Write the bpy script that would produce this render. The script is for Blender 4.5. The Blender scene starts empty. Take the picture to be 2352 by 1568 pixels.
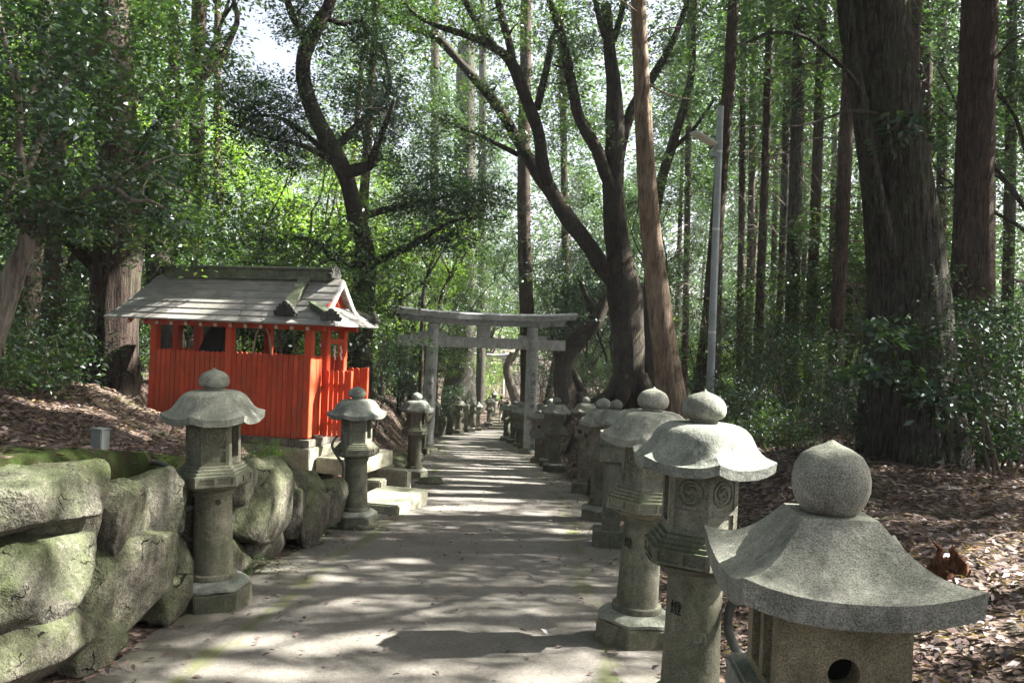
import bpy, bmesh, math, random
import numpy as np
from mathutils import Vector, Matrix, Euler, noise as mnoise

random.seed(7)
RNG = np.random.default_rng(7)
scn = bpy.context.scene
COL = scn.collection
PI = math.pi
R = math.radians

# ------------------------------------------------------------------ camera
F = 1907.0                                  # focal length in photo units (frame 2352 x 1568)
CAM = Vector((0, 0, 1.6))
CROT = (Matrix.Rotation(PI / 2 + R(-0.42), 3, 'X') @ Matrix.Rotation(R(2.3), 3, 'Z'))
cam = bpy.data.cameras.new('camera'); cam.sensor_width = 22.2; cam.lens = 18.0
cam.clip_start = 0.05; cam.clip_end = 1500
co = bpy.data.objects.new('camera', cam); COL.objects.link(co)
co.matrix_world = Matrix.Translation(CAM) @ CROT.to_4x4()
scn.camera = co

def at(px, py, Y):
    d = CROT @ Vector(((px - 1176) / F, -(py - 784) / F, -1.0))
    return CAM + d * (Y / d.y)
CINV = CROT.inverted()
def proj(p):
    d = CINV @ (Vector(p) - CAM)
    if d.z > -0.05: return None
    return (1176 + F * d.x / -d.z, 784 - F * d.y / -d.z)

# ------------------------------------------------------------------ terrain
def lerp_tab(tab, y):
    return np.interp(y, [a for a, b in tab], [b for a, b in tab])
XC = [(-30, -.5), (4, -.53), (7, -.5), (11, -.3), (17, -.28), (20, -.5), (27, -.85), (32, -1.25), (38, -1.72), (43, -1.45), (49, -.6), (54, 0), (62, .7), (120, 3)]
ZP = [(-40, 1.0), (0, 0), (52, -4.37), (120, -4.0), (400, 2)]
TL = [(-30, 1.5), (0, .98), (4.7, .80), (5.9, .66), (9, .10), (10.5, -.12), (13, -.3), (17, -.75), (20, -.95), (30, -1.8), (40, -2.75), (52, -3.9), (60, -3.7), (120, -3), (400, 3)]
FL = [(-30, 1.5), (0, .95), (8, .78), (14, .5), (25, -.3), (50, -2.3), (60, -2.6), (120, -2), (400, 4)]
TR = [(-30, .8), (0, .24), (3, .16), (10, 0), (25, -.35), (35, -1.0), (52, -3.0), (60, -3.4), (120, -3.2), (400, 2)]
def sst(a, b, x):
    t = np.clip((x - a) / (b - a), 0, 1); return t * t * (3 - 2 * t)
HX, HY, HTH = -3.04, 12.5, -.258            # shrine corner post
def vnoise(x, y):
    return (np.sin(x * 1.7 + np.sin(y * 1.3) * 1.4) + np.sin(y * 2.1 + np.sin(x * 1.1 + 2) * 1.7) + .6 * np.sin(x * 4.3 + y * 3.1) + .5 * np.sin(x * 7.1 - y * 5.7)) / 3.1
def ground_h(x, y):
    x = np.asarray(x, float); y = np.asarray(y, float)
    s = x - lerp_tab(XC, y); z = lerp_tab(ZP, y)
    zs = lerp_tab(ZP, y) + .5 * sst(52.3, 54.2, y)
    step = np.where(y > 52.3, zs, z)
    # left
    zl = lerp_tab(TL, y); fl = lerp_tab(FL, y)
    left = zl + (fl - zl) * sst(3.1, 6.0, -x)
    left = left + .14 * vnoise(x * .8, y * .8) * sst(3.0, 5.0, -x)
    c, sn = math.cos(HTH), math.sin(HTH)
    hx = c * (x - HX) + sn * (y - HY); hy = -sn * (x - HX) + c * (y - HY)
    hm = sst(-4.2, -3.3, hx) * (1 - sst(.6, 1.5, hx)) * sst(-1.3, -.4, hy) * (1 - sst(1.3, 2.2, hy))
    left = left * (1 - hm) + (-.33) * hm
    w0 = np.where(y < 10, 2.02, 2.0); w1 = np.where(y < 9.5, 2.3, 3.4)
    tl = sst(0, 1, np.clip((-s - w0) / (w1 - w0), 0, 1))
    zr = lerp_tab(TR, y) + .10 * vnoise(x, y) - .22 * np.clip(x - 9, 0, 55) + .35 * np.exp(-((x - 4.9) ** 2 + (y - 10.8) ** 2) / 3.0)
    tr = sst(1.8, 4.0, s)
    out = step.copy() if hasattr(step, 'copy') else step
    out = np.where(s < 0, step + (left - step) * tl, step + (zr - step) * tr)
    return out
def gh(x, y): return float(ground_h(x, y))
def gnd(px, py):
    """point of the ground seen at that direction"""
    d = at(px, py, 1.0) - CAM
    Y = 1.2
    while Y < 120:
        p = CAM + d * Y
        if p.z <= gh(p.x, p.y): return p
        Y += .02 + Y * .002
    return CAM + d * 60

# ------------------------------------------------------------------ tagging
def tag(o, label=None, cat=None, group=None, kind=None):
    if label: o['label'] = label
    if cat: o['category'] = cat
    if group: o['group'] = group
    if kind: o['kind'] = kind
    return o
def thing(name, label, cat, loc=(0, 0, 0), rz=0, group=None, rot=None):
    o = bpy.data.objects.new(name, None); COL.objects.link(o)
    o.empty_display_size = .2
    o.location = loc; o.rotation_euler = rot if rot else (0, 0, rz)
    return tag(o, label, cat, group)
def dup(root, loc, rz=0, label=None, group=None, scale=1.0, rot=None):
    r = root.copy(); COL.objects.link(r); r.location = loc
    r.rotation_euler = rot if rot else (0, 0, rz); r.scale = (scale,) * 3
    if label: r['label'] = label
    if group: r['group'] = group
    for ch in KIDS.get(root.name, []):
        c = ch.copy(); COL.objects.link(c); c.parent = r; KIDS.setdefault(r.name, []).append(c)
        for g in KIDS.get(ch.name, []):
            d = g.copy(); COL.objects.link(d); d.parent = c; KIDS.setdefault(c.name, []).append(d)
    return r
KIDS = {}
def link(name, me, mat, parent=None):
    o = bpy.data.objects.new(name, me); COL.objects.link(o)
    if mat and not me.materials: me.materials.append(mat)
    if parent: o.parent = parent; KIDS.setdefault(parent.name, []).append(o)
    return o

# ------------------------------------------------------------------ mesh builder
class MB:
    def __init__(s): s.v = []; s.f = []
    def add(s, vs, fs, M=None):
        n = len(s.v)
        s.v += [tuple(M @ Vector(p)) for p in vs] if M else [tuple(p) for p in vs]
        s.f += [tuple(i + n for i in f) for f in fs]
        return s
    def box(s, c, d, rz=0, M=None, taper=1.0):
        x, y, z = d[0] / 2, d[1] / 2, d[2] / 2
        vs = []
        for sz, k in ((-1, 1.0), (1, taper)):
            for sx, sy in ((-1, -1), (1, -1), (1, 1), (-1, 1)): vs.append((sx * x * k, sy * y * k, sz * z))
        m = Matrix.Translation(Vector(c)) @ Matrix.Rotation(rz, 4, 'Z')
        if M: m = M @ m
        return s.add(vs, [(3, 2, 1, 0), (4, 5, 6, 7), (0, 1, 5, 4), (1, 2, 6, 5), (2, 3, 7, 6), (3, 0, 4, 7)], m)
    def rings(s, rings, close_ends=True, M=None):
        n = len(rings[0]); vs = [p for r in rings for p in r]; fs = []
        for k in range(len(rings) - 1):
            for i in range(n):
                j = (i + 1) % n
                fs.append((k * n + i, k * n + j, (k + 1) * n + j, (k + 1) * n + i))
        if close_ends:
            fs.append(tuple(range(n - 1, -1, -1))); fs.append(tuple((len(rings) - 1) * n + i for i in range(n)))
        return s.add(vs, fs, M)
    def lathe(s, prof, n=24, rot=0, M=None):
        return s.rings([[(r * math.cos(rot + 2 * PI * i / n), r * math.sin(rot + 2 * PI * i / n), z) for i in range(n)] for r, z in prof], True, M)
    def prism(s, n, prof, rot=0, M=None): return s.lathe(prof, n, rot, M)
    def tube(s, pts, rad, n=8, wob=0.0, seed=0, lobes=None, M=None):
        pts = [Vector(p) for p in pts]; rings = []
        up = Vector((0.31, 0.17, 1)); prev = None
        for k, p in enumerate(pts):
            t = (pts[min(k + 1, len(pts) - 1)] - pts[max(k - 1, 0)]).normalized()
            if prev is None:
                a = t.cross(Vector((1, 0.02, 0)));
                if a.length < .1: a = t.cross(Vector((0, 1, 0)))
                a.normalize()
            else:
                a = (prev - t * prev.dot(t)).normalized()
            prev = a; b = t.cross(a)
            ring = []
            for i in range(n):
                th = 2 * PI * i / n
                r = rad[k]
                d = a * math.cos(th) + b * math.sin(th)
                if wob:
                    q = p + d * r
                    r *= 1 + wob * mnoise.noise(Vector((q.x * 2.2 / max(.1, 1) + seed, q.y * 2.2, q.z * .9)))
                if lobes: r *= 1 + lobes(th, k / (len(pts) - 1))
                ring.append(tuple(p + d * r))
            rings.append(ring)
        return s.rings(rings, True, M)
    def mesh(s, name, smooth=None, bevel=0):
        me = bpy.data.meshes.new(name)
        me.from_pydata(s.v, [], s.f)
        if bevel:
            bm = bmesh.new(); bm.from_mesh(me)
            bmesh.ops.remove_doubles(bm, verts=bm.verts, dist=1e-5)
            ed = [e for e in bm.edges if len(e.link_faces) == 2 and e.calc_face_angle(0) > .5]
            bmesh.ops.bevel(bm, geom=ed, offset=bevel, segments=2, affect='EDGES', clamp_overlap=True)
            bm.to_mesh(me); bm.free()
        me.update()
        if smooth is not None:
            me.shade_smooth()
            if smooth: me.set_sharp_from_angle(angle=R(smooth))
        return me
    def build(s, name, mat, parent=None, smooth=None, bevel=0):
        return link(name, s.mesh(name, smooth, bevel), mat, parent)

def catmull(pts, rad, m=5):
    P = [Vector(p) for p in pts]; out = []; ro = []
    n = len(P)
    for k in range(n - 1):
        p0, p1, p2, p3 = P[max(k - 1, 0)], P[k], P[k + 1], P[min(k + 2, n - 1)]
        for j in range(m):
            t = j / m
            q = .5 * ((2 * p1) + (p2 - p0) * t + (2 * p0 - 5 * p1 + 4 * p2 - p3) * t * t + (3 * p1 - p0 - 3 * p2 + p3) * t ** 3)
            out.append(q); ro.append(rad[k] * (1 - t) + rad[k + 1] * t)
    out.append(P[-1]); ro.append(rad[-1])
    return out, ro

# ------------------------------------------------------------------ materials
MATS = {}
class NT:
    def __init__(s, name):
        s.m = bpy.data.materials.new(name); s.m.use_nodes = True; s.t = s.m.node_tree
        s.t.nodes.clear(); s.out = s.n('ShaderNodeOutputMaterial')
    def n(s, typ, **kw):
        nd = s.t.nodes.new(typ)
        for k, v in kw.items(): setattr(nd, k, v)
        return nd
    def l(s, a, b): s.t.links.new(a, b); return s
    def coord(s, scale=(1, 1, 1), rnd=True, kind='Object'):
        tc = s.n('ShaderNodeTexCoord'); mp = s.n('ShaderNodeMapping'); s.l(tc.outputs[kind], mp.inputs['Vector'])
        mp.inputs['Scale'].default_value = scale
        if rnd:
            oi = s.n('ShaderNodeObjectInfo'); mu = s.n('ShaderNodeMath', operation='MULTIPLY'); mu.inputs[1].default_value = 37.0
            s.l(oi.outputs['Random'], mu.inputs[0]); s.l(mu.outputs[0], mp.inputs['Location'])
        return mp.outputs['Vector']
    def noise(s, vec, scale, detail=5, rough=.6, dist=0):
        nd = s.n('ShaderNodeTexNoise'); nd.inputs['Scale'].default_value = scale; nd.inputs['Detail'].default_value = detail
        nd.inputs['Roughness'].default_value = rough; nd.inputs['Distortion'].default_value = dist
        s.l(vec, nd.inputs['Vector']); return nd.outputs['Fac']
    def ramp(s, fac, stops):
        nd = s.n('ShaderNodeValToRGB'); e = nd.color_ramp.elements
        while len(e) < len(stops): e.new(.5)
        for i, (p, c) in enumerate(stops):
            e[i].position = p; e[i].color = (c if len(c) == 4 else (*c, 1)) if not isinstance(c, float) else (c, c, c, 1)
        s.l(fac, nd.inputs['Fac']); return nd.outputs['Color']
    def mix(s, fac, a, b, typ='MIX'):
        nd = s.n('ShaderNodeMix', data_type='RGBA', blend_type=typ)
        for sock, v in ((nd.inputs[0], fac), (nd.inputs[6], a), (nd.inputs[7], b)):
            if hasattr(v, 'node'): s.l(v, sock)
            elif isinstance(v, (int, float)): sock.default_value = v
            else: sock.default_value = (*v, 1)
        return nd.outputs[2]
    def math(s, op, a, b=None):
        nd = s.n('ShaderNodeMath', operation=op)
        for i, v in enumerate((a, b)):
            if v is None: continue
            if hasattr(v, 'node'): s.l(v, nd.inputs[i])
            else: nd.inputs[i].default_value = v
        return nd.outputs[0]
    def bump(s, h, strength=.4, dist=.02):
        nd = s.n('ShaderNodeBump'); nd.inputs['Strength'].default_value = strength; nd.inputs['Distance'].default_value = dist
        s.l(h, nd.inputs['Height']); return nd.outputs['Normal']
    def nz(s):
        g = s.n('ShaderNodeNewGeometry'); sp = s.n('ShaderNodeSeparateXYZ'); s.l(g.outputs['Normal'], sp.inputs[0]); return sp.outputs['Z']
    def bsdf(s, col, rough=.8, spec=.3, bump=None, metal=0):
        b = s.n('ShaderNodeBsdfPrincipled')
        if hasattr(col, 'node'): s.l(col, b.inputs['Base Color'])
        else: b.inputs['Base Color'].default_value = (*col, 1)
        if hasattr(rough, 'node'): s.l(rough, b.inputs['Roughness'])
        else: b.inputs['Roughness'].default_value = rough
        b.inputs['Specular IOR Level'].default_value = spec; b.inputs['Metallic'].default_value = metal
        if bump: s.l(bump, b.inputs['Normal'])
        s.l(b.outputs[0], s.out.inputs['Surface']); return s.m

def stone_mat(name, c1, c2, speck=.25, moss=(.055, .085, .035), moss_amt=.5, moss_up=.35, bs=.35, fine=130, streak=.35, cracks=0.0):
    t = NT(name); v = t.coord()
    n1 = t.noise(v, 5, 6, .65); n2 = t.noise(v, fine, 2, .5); n3 = t.noise(v, 2.6, 5, .6, .4); n4 = t.noise(v, 26, 4, .6)
    col = t.ramp(n1, [(.3, c1), (.7, c2)])
    sp = t.ramp(n2, [(.36, .25), (.5, 1.0), (.64, 1.55)])
    col = t.mix(speck, col, t.mix(1.0, col, sp, 'MULTIPLY'))
    lich = t.ramp(n4, [(.6, 0.0), (.72, 1.0)])
    col = t.mix(t.math('MULTIPLY', lich, .35), col, tuple(min(.6, a * 1.7) for a in c2))
    vs = t.coord((6, 6, .7)); st = t.ramp(t.noise(vs, 3, 4, .6), [(.45, 0.0), (.7, 1.0)])
    col = t.mix(t.math('MULTIPLY', st, streak), col, tuple(a * .45 for a in c1))
    mf = t.math('ADD', t.math('MULTIPLY', t.nz(), moss_up), n3)
    mf = t.math('MULTIPLY', t.ramp(mf, [(.42, 0.0), (.85, 1.0)]), moss_amt)
    col = t.mix(mf, col, t.mix(n4, tuple(a * .7 for a in moss), tuple(a * 1.5 for a in moss)))
    blk = t.ramp(t.noise(t.coord((1, 1, .55)), 13, 7, .75, .6), [(.54, 0.0), (.66, 1.0)]); col = t.mix(t.math('MULTIPLY', blk, .5), col, tuple(a * .38 for a in c1))
    pale = t.ramp(t.noise(v, 17, 5, .7, 1.2), [(.60, 0.0), (.67, 1.0)]); col = t.mix(t.math('MULTIPLY', pale, .45), col, tuple(min(.62, a * 1.35 + .03) for a in c2))
    crk = None
    if cracks:
        vo = t.n('ShaderNodeTexVoronoi', feature='DISTANCE_TO_EDGE'); vo.inputs['Scale'].default_value = 2.3; wv = t.n('ShaderNodeVectorMath', operation='ADD'); nn_ = t.n('ShaderNodeTexNoise'); nn_.inputs['Scale'].default_value = 4; nn_.inputs['Detail'].default_value = 6
        t.l(v, nn_.inputs['Vector']); sc_ = t.n('ShaderNodeVectorMath', operation='SCALE'); sc_.inputs['Scale'].default_value = .35; t.l(nn_.outputs['Color'], sc_.inputs[0]); t.l(v, wv.inputs[0]); t.l(sc_.outputs[0], wv.inputs[1]); t.l(wv.outputs[0], vo.inputs['Vector'])
        crk = t.ramp(vo.outputs['Distance'], [(0.0, 1.0), (.014, 0.0)]); crk = t.math('MULTIPLY', crk, t.ramp(t.noise(v, 3.7, 4, .6, .8), [(.54, 0.0), (.64, 1.0)])); col = t.mix(t.math('MULTIPLY', crk, cracks), col, (.03, .027, .02))
    oi = t.n('ShaderNodeObjectInfo'); col = t.mix(1.0, col, t.ramp(oi.outputs['Random'], [(0, (.72, .71, .66)), (.5, (.92, .93, .9)), (1, (1.1, 1.07, 1.0))]), 'MULTIPLY')
    big = t.ramp(t.noise(v, 9, 6, .7, .5), [(.35, .62), (.6, 1.12)]); col = t.mix(.7, col, t.mix(1.0, col, big, 'MULTIPLY'))
    h = t.math('ADD', t.math('MULTIPLY', n1, 1.0), t.math('ADD', t.math('MULTIPLY', n2, .12), t.math('MULTIPLY', n4, .35)))
    if crk: h = t.math('SUBTRACT', h, t.math('MULTIPLY', crk, .8))
    return t.bsdf(col, .9, .2, t.bump(h, bs, .03))

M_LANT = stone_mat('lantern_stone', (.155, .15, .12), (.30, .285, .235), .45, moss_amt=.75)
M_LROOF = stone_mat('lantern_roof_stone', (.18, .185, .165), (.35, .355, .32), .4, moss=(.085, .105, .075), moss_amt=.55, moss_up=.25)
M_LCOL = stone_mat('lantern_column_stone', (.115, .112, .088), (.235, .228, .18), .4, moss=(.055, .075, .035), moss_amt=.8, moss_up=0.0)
M_GRAN = stone_mat('speckled_granite', (.19, .19, .175), (.31, .30, .28), .6, moss_amt=.35, fine=210, streak=.2)
M_GRANT = stone_mat('tan_granite', (.17, .145, .10), (.29, .25, .18), .6, moss_amt=.15, fine=210)
M_TORII = stone_mat('torii_stone', (.45, .45, .475), (.60, .60, .62), .3, moss=(.11, .135, .07), moss_amt=.7, moss_up=-.15)
M_BOUL = stone_mat('boulder_stone', (.058, .054, .045), (.175, .162, .135), .6, moss=(.07, .092, .032), moss_amt=.75, moss_up=.22, bs=1.7, fine=95, streak=.6, cracks=.5)
M_PLINTH = stone_mat('plinth_concrete', (.24, .235, .19), (.36, .35, .28), .3, moss_amt=.4)
M_DARK = NT('painted_recess_shade').bsdf((.012, .011, .01), 1)  # near-black colour that paints shade into openings and carvings

def bark_mat(name, c1, c2, sc=14, moss=0.0, mossc=(.05, .07, .03), bs=.9):
    t = NT(name); v = t.coord((sc, sc, sc * .11)); v2 = t.coord()
    n1 = t.math('ADD', t.math('MULTIPLY', t.noise(v, 1.0, 6, .7, .5), .6), t.math('MULTIPLY', t.noise(v, 2.7, 5, .7), .4)); n2 = t.noise(v2, 3, 4, .6); n3 = t.noise(v2, 40, 3)
    col = t.ramp(n1, [(.36, tuple(a * .28 for a in c1)), (.47, c1), (.64, c2)])
    col = t.mix(.5, col, t.mix(1.0, col, t.ramp(n2, [(.3, .45), (.7, 1.5)]), 'MULTIPLY'))
    if moss: col = t.mix(t.math('MULTIPLY', t.ramp(n2, [(.5, 0.0), (.68, 1.0)]), moss), col, mossc)
    h = t.math('ADD', n1, t.math('MULTIPLY', n3, .2))
    return t.bsdf(col, .95, .1, t.bump(h, bs, .07))
M_CEDAR = bark_mat('cedar_bark', (.075, .055, .044), (.155, .115, .092), 34, bs=1.6)
M_CEDARG = bark_mat('grey_cedar_bark', (.058, .054, .044), (.15, .14, .118), 32, .6, bs=1.6)
M_LEANB = bark_mat('pale_brown_bark', (.17, .125, .09), (.31, .25, .19), 18)
M_DARKB = bark_mat('dark_rough_bark', (.042, .034, .029), (.095, .075, .06), 26, .35)
M_BROWNB = bark_mat('flaking_brown_bark', (.046, .034, .028), (.11, .082, .068), 13, .3, bs=1.3)
M_PALEB = bark_mat('pale_grey_bark', (.17, .145, .12), (.34, .295, .25), 8, .2)
M_TWIG = NT('dry_twig').bsdf((.14, .105, .085), .9)
M_ROT = bark_mat('rotten_wood', (.10, .042, .022), (.22, .10, .05), 30)

def leaf_mat(name, cols, trans=.45, gloss=.06, rough=.42):
    t = NT(name); g = t.n('ShaderNodeNewGeometry')
    c = t.ramp(g.outputs['Random Per Island'], cols)
    d = t.n('ShaderNodeBsdfDiffuse'); t.l(c, d.inputs['Color'])
    tr = t.n('ShaderNodeBsdfTranslucent')
    hs = t.mix(1.0, c, (1.5, 1.7, .6), 'MULTIPLY'); t.l(hs, tr.inputs['Color'])
    m1 = t.n('ShaderNodeMixShader'); m1.inputs[0].default_value = trans; t.l(d.outputs[0], m1.inputs[1]); t.l(tr.outputs[0], m1.inputs[2])
    gl = t.n('ShaderNodeBsdfGlossy'); gl.inputs['Roughness'].default_value = rough; gl.inputs['Color'].default_value = (.9, .95, 1, 1)
    m2 = t.n('ShaderNodeMixShader'); m2.inputs[0].default_value = gloss; t.l(m1.outputs[0], m2.inputs[1]); t.l(gl.outputs[0], m2.inputs[2])
    t.l(m2.outputs[0], t.out.inputs['Surface']); return t.m
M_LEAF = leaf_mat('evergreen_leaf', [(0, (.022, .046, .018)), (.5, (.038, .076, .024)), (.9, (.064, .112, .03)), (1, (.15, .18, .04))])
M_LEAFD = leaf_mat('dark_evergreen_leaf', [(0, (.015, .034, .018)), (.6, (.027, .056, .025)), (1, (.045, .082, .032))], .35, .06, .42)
M_LEAFB = leaf_mat('bright_leaf', [(0, (.075, .145, .026)), (.5, (.12, .205, .034)), (1, (.19, .26, .045))], .55, .05)  # brightened leaf colour, paints sunlight onto background trees; also used for bright shrubs
M_CONIF = leaf_mat('conifer_spray', [(0, (.034, .068, .034)), (.6, (.055, .10, .044)), (1, (.085, .135, .05))], .35, .05, .5)
M_DEADL = leaf_mat('fallen_leaf', [(0, (.035, .023, .022)), (.35, (.085, .055, .05)), (.68, (.15, .105, .095)), (.9, (.25, .18, .165)), (.97, (.20, .10, .05)), (1, (.10, .12, .04))], .15, .04, .5)
M_DEADL2 = leaf_mat('reddish_fallen_leaf', [(0, (.07, .035, .028)), (.4, (.15, .075, .055)), (.8, (.26, .15, .11)), (1, (.32, .22, .17))], .18, .08, .45)

def ground_mat():
    t = NT('leaf_litter_ground'); v = t.coord(rnd=False)
    vo = t.n('ShaderNodeTexVoronoi'); vo.inputs['Scale'].default_value = 17; t.l(v, vo.inputs['Vector'])
    n0 = t.noise(v, 1.2, 5); n1 = t.noise(v, 60, 3)
    sp = t.n('ShaderNodeSeparateColor'); t.l(vo.outputs['Color'], sp.inputs[0])
    c = t.ramp(sp.outputs[0], [(0, (.03, .021, .016)), (.4, (.075, .05, .038)), (.75, (.14, .10, .078)), (1, (.22, .165, .135))])
    c = t.mix(t.ramp(n0, [(.4, 0.0), (.62, .55)]), c, (.035, .028, .018))
    c = t.mix(t.math('MULTIPLY', t.ramp(t.noise(v, .6, 4), [(.55, 0.0), (.68, 1.0)]), .5), c, (.05, .075, .025))
    h = t.math('ADD', vo.outputs['Distance'], t.math('MULTIPLY', n1, .3))
    return t.bsdf(c, .9, .2, t.bump(h, 1.0, .05))
M_GROUND = ground_mat()
def moss_mat():
    t = NT('moss'); v = t.coord(rnd=False); n = t.noise(v, 7, 6); n2 = t.noise(v, 90, 3)
    c = t.ramp(n, [(.32, (.045, .038, .02)), (.48, (.04, .055, .016)), (.62, (.055, .085, .02)), (.75, (.085, .12, .03))])
    return t.bsdf(c, .95, .1, t.bump(t.math('ADD', n, n2), .8, .03))
M_MOSS = moss_mat()
def path_mat():
    t = NT('path_concrete'); v = t.coord(rnd=False); uv = t.n('ShaderNodeUVMap'); sp = t.n('ShaderNodeSeparateXYZ'); t.l(uv.outputs[0], sp.inputs[0])
    n1 = t.noise(v, 1.1, 6, .65); n2 = t.noise(v, 180, 2); n3 = t.noise(v, 9, 5, .65)
    c = t.ramp(n1, [(.3, (.098, .09, .078)), (.72, (.165, .153, .135))])
    c = t.mix(.8, c, t.mix(1.0, c, t.ramp(n2, [(.34, .45), (.66, 1.5)]), 'MULTIPLY'))
    c = t.mix(t.math('MULTIPLY', t.ramp(n3, [(.48, 0.0), (.72, 1.0)]), .5), c, (.085, .08, .06))
    n9 = t.noise(v, 34, 4, .7); c = t.mix(.5, c, t.mix(1.0, c, t.ramp(n9, [(.35, .6), (.65, 1.35)]), 'MULTIPLY'))
    # moss along the two joints and towards the edges
    s = t.math('ABSOLUTE', sp.outputs[0])
    wob = t.math('ADD', s, t.math('MULTIPLY', t.math('ADD', t.math('MULTIPLY', t.math('SUBTRACT', n1, .5), .5), t.math('MULTIPLY', t.math('SUBTRACT', n3, .5), .3)), 1.0))
    d = t.math('ABSOLUTE', t.math('SUBTRACT', wob, 1.22))
    line = t.math('SUBTRACT', 1.0, t.math('DIVIDE', d, .13))
    edge = t.math('MULTIPLY', t.math('SUBTRACT', wob, 1.15), .75)
    f = t.math('MAXIMUM', line, edge)
    n5 = t.noise(v, 2.3, 4)
    f = t.math('MULTIPLY', f, t.ramp(n5, [(.38, .12), (.6, 1.0)]))
    f = t.ramp(f, [(.1, 0.0), (.8, .85)])
    c = t.mix(f, c, t.mix(n3, (.05, .055, .02), (.10, .115, .04)))
    cr = t.math('SUBTRACT', 1.0, t.math('DIVIDE', t.math('ABSOLUTE', t.math('SUBTRACT', s, 1.22)), .012))
    c = t.mix(t.math('MULTIPLY', t.ramp(cr, [(0, 0.0), (.6, 1.0)]), t.math('MULTIPLY', n5, .6)), c, (.05, .05, .03))
    return t.bsdf(c, .85, .25, t.bump(t.math('ADD', n2, t.math('MULTIPLY', n3, 1.5)), .25, .01))
M_PATH = path_mat()
def paint_mat(name, c1, c2):
    t = NT(name); v = t.coord((1, 1, .25)); n = t.noise(v, 14, 6, .65); n2 = t.noise(t.coord(), 2, 4); g = t.n('ShaderNodeNewGeometry')
    c = t.ramp(n, [(.3, c1), (.65, c2)])
    c = t.mix(.55, c, t.mix(1.0, c, t.ramp(g.outputs['Random Per Island'], [(0, .72), (1, 1.2)]), 'MULTIPLY'))
    n7 = t.noise(t.coord((1, 1, .4)), 7, 6, .7); c = t.mix(t.math('MULTIPLY', t.ramp(n2, [(.48, 0.0), (.72, 1.0)]), .45), c, (.20, .065, .03)); c = t.mix(t.math('MULTIPLY', t.ramp(n7, [(.56, 0.0), (.66, 1.0)]), .35), c, (.30, .13, .075)); c = t.mix(t.math('MULTIPLY', t.ramp(n7, [(.30, 1.0), (.40, 0.0)]), .4), c, (.12, .03, .015))
    return t.bsdf(c, .6, .3, t.bump(n, .2, .01))
M_RED = paint_mat('vermilion_paint', (.43, .047, .019), (.57, .085, .030))
def roof_mat():
    t = NT('weathered_roof_boards'); v = t.coord((1.2, 5, 5)); n = t.noise(v, 3, 6, .65); v2 = t.coord(); n2 = t.noise(v2, 2.2, 4); g = t.n('ShaderNodeNewGeometry')
    c = t.ramp(n, [(.3, (.18, .17, .155)), (.7, (.34, .325, .30))])
    c = t.mix(.5, c, t.mix(1.0, c, t.ramp(g.outputs['Random Per Island'], [(0, .7), (1, 1.25)]), 'MULTIPLY'))
    c = t.mix(t.math('MULTIPLY', t.ramp(n2, [(.5, 0.0), (.7, 1.0)]), .45), c, (.11, .13, .085))
    return t.bsdf(c, .5, .4, t.bump(n, .15, .01))
M_ROOF = roof_mat()
M_RIDGE = stone_mat('ridge_copper', (.10, .115, .09), (.20, .215, .165), .2, moss_amt=.5)
M_TILE = stone_mat('dark_ornament_tile', (.045, .047, .045), (.10, .10, .095), .3, moss_amt=.1)
M_WOODP = NT('pale_cut_wood').bsdf((.50, .42, .31), .8)
M_WOODG = bark_mat('grey_timber', (.13, .12, .10), (.24, .22, .19), 14)
M_WHITE = NT('white_paint').bsdf((.72, .72, .68), .6)
M_PAPER = NT('white_paper').bsdf((.8, .8, .78), .8)
M_STEEL = None
def steel():
    t = NT('galvanised_steel'); v = t.coord(); n = t.noise(v, 6, 5)
    return t.bsdf(t.ramp(n, [(.3, (.23, .27, .29)), (.7, (.33, .37, .39))]), .45, .5, None, .35)
M_STEEL = steel()
M_BOXG = NT('grey_box_paint').bsdf((.17, .18, .175), .55)
M_LAMP = NT('lamp_housing').bsdf((.55, .56, .56), .5)
M_CABLE = NT('grey_conduit').bsdf((.11, .11, .095), .6)
M_INK = NT('carved_ink').bsdf((.02, .02, .018), .9)
# ------------------------------------------------------------------ world and light
w = bpy.data.worlds.new("World"); scn.world = w; w.use_nodes = True
nt = w.node_tree; bg = nt.nodes['Background']
sky = nt.nodes.new('ShaderNodeTexSky'); sky.sky_type = 'NISHITA'; sky.sun_disc = False
SUN_AZ, SUN_EL = R(78), R(44)
sky.sun_elevation = SUN_EL; sky.sun_rotation = SUN_AZ; sky.air_density = 0.7; sky.dust_density = 6.0; sky.ozone_density = 1.0
hs = nt.nodes.new('ShaderNodeHueSaturation'); hs.inputs['Saturation'].default_value = .6; nt.links.new(sky.outputs[0], hs.inputs['Color']); nt.links.new(hs.outputs[0], bg.inputs[0]); bg.inputs[1].default_value = 0.055
sl = bpy.data.lights.new('sun', 'SUN'); sl.energy = 5.0; sl.angle = R(0.55); sl.color = (1.0, .965, .90)
so = bpy.data.objects.new('sun', sl); COL.objects.link(so)
sd = Vector((math.sin(SUN_AZ) * math.cos(SUN_EL), math.cos(SUN_AZ) * math.cos(SUN_EL), math.sin(SUN_EL)))
so.rotation_euler = sd.to_track_quat('Z', 'Y').to_euler(); so.location = sd * 60
scn.view_settings.view_transform = 'Standard'; scn.view_settings.look = 'None'
scn.view_settings.gamma = 1.0; scn.view_settings.exposure = 3.0
cy = scn.cycles
cy.max_bounces = 5; cy.diffuse_bounces = 3; cy.glossy_bounces = 2; cy.transmission_bounces = 4; cy.transparent_max_bounces = 4
cy.caustics_reflective = False; cy.caustics_refractive = False
cy.sample_clamp_indirect = 6.0

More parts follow.
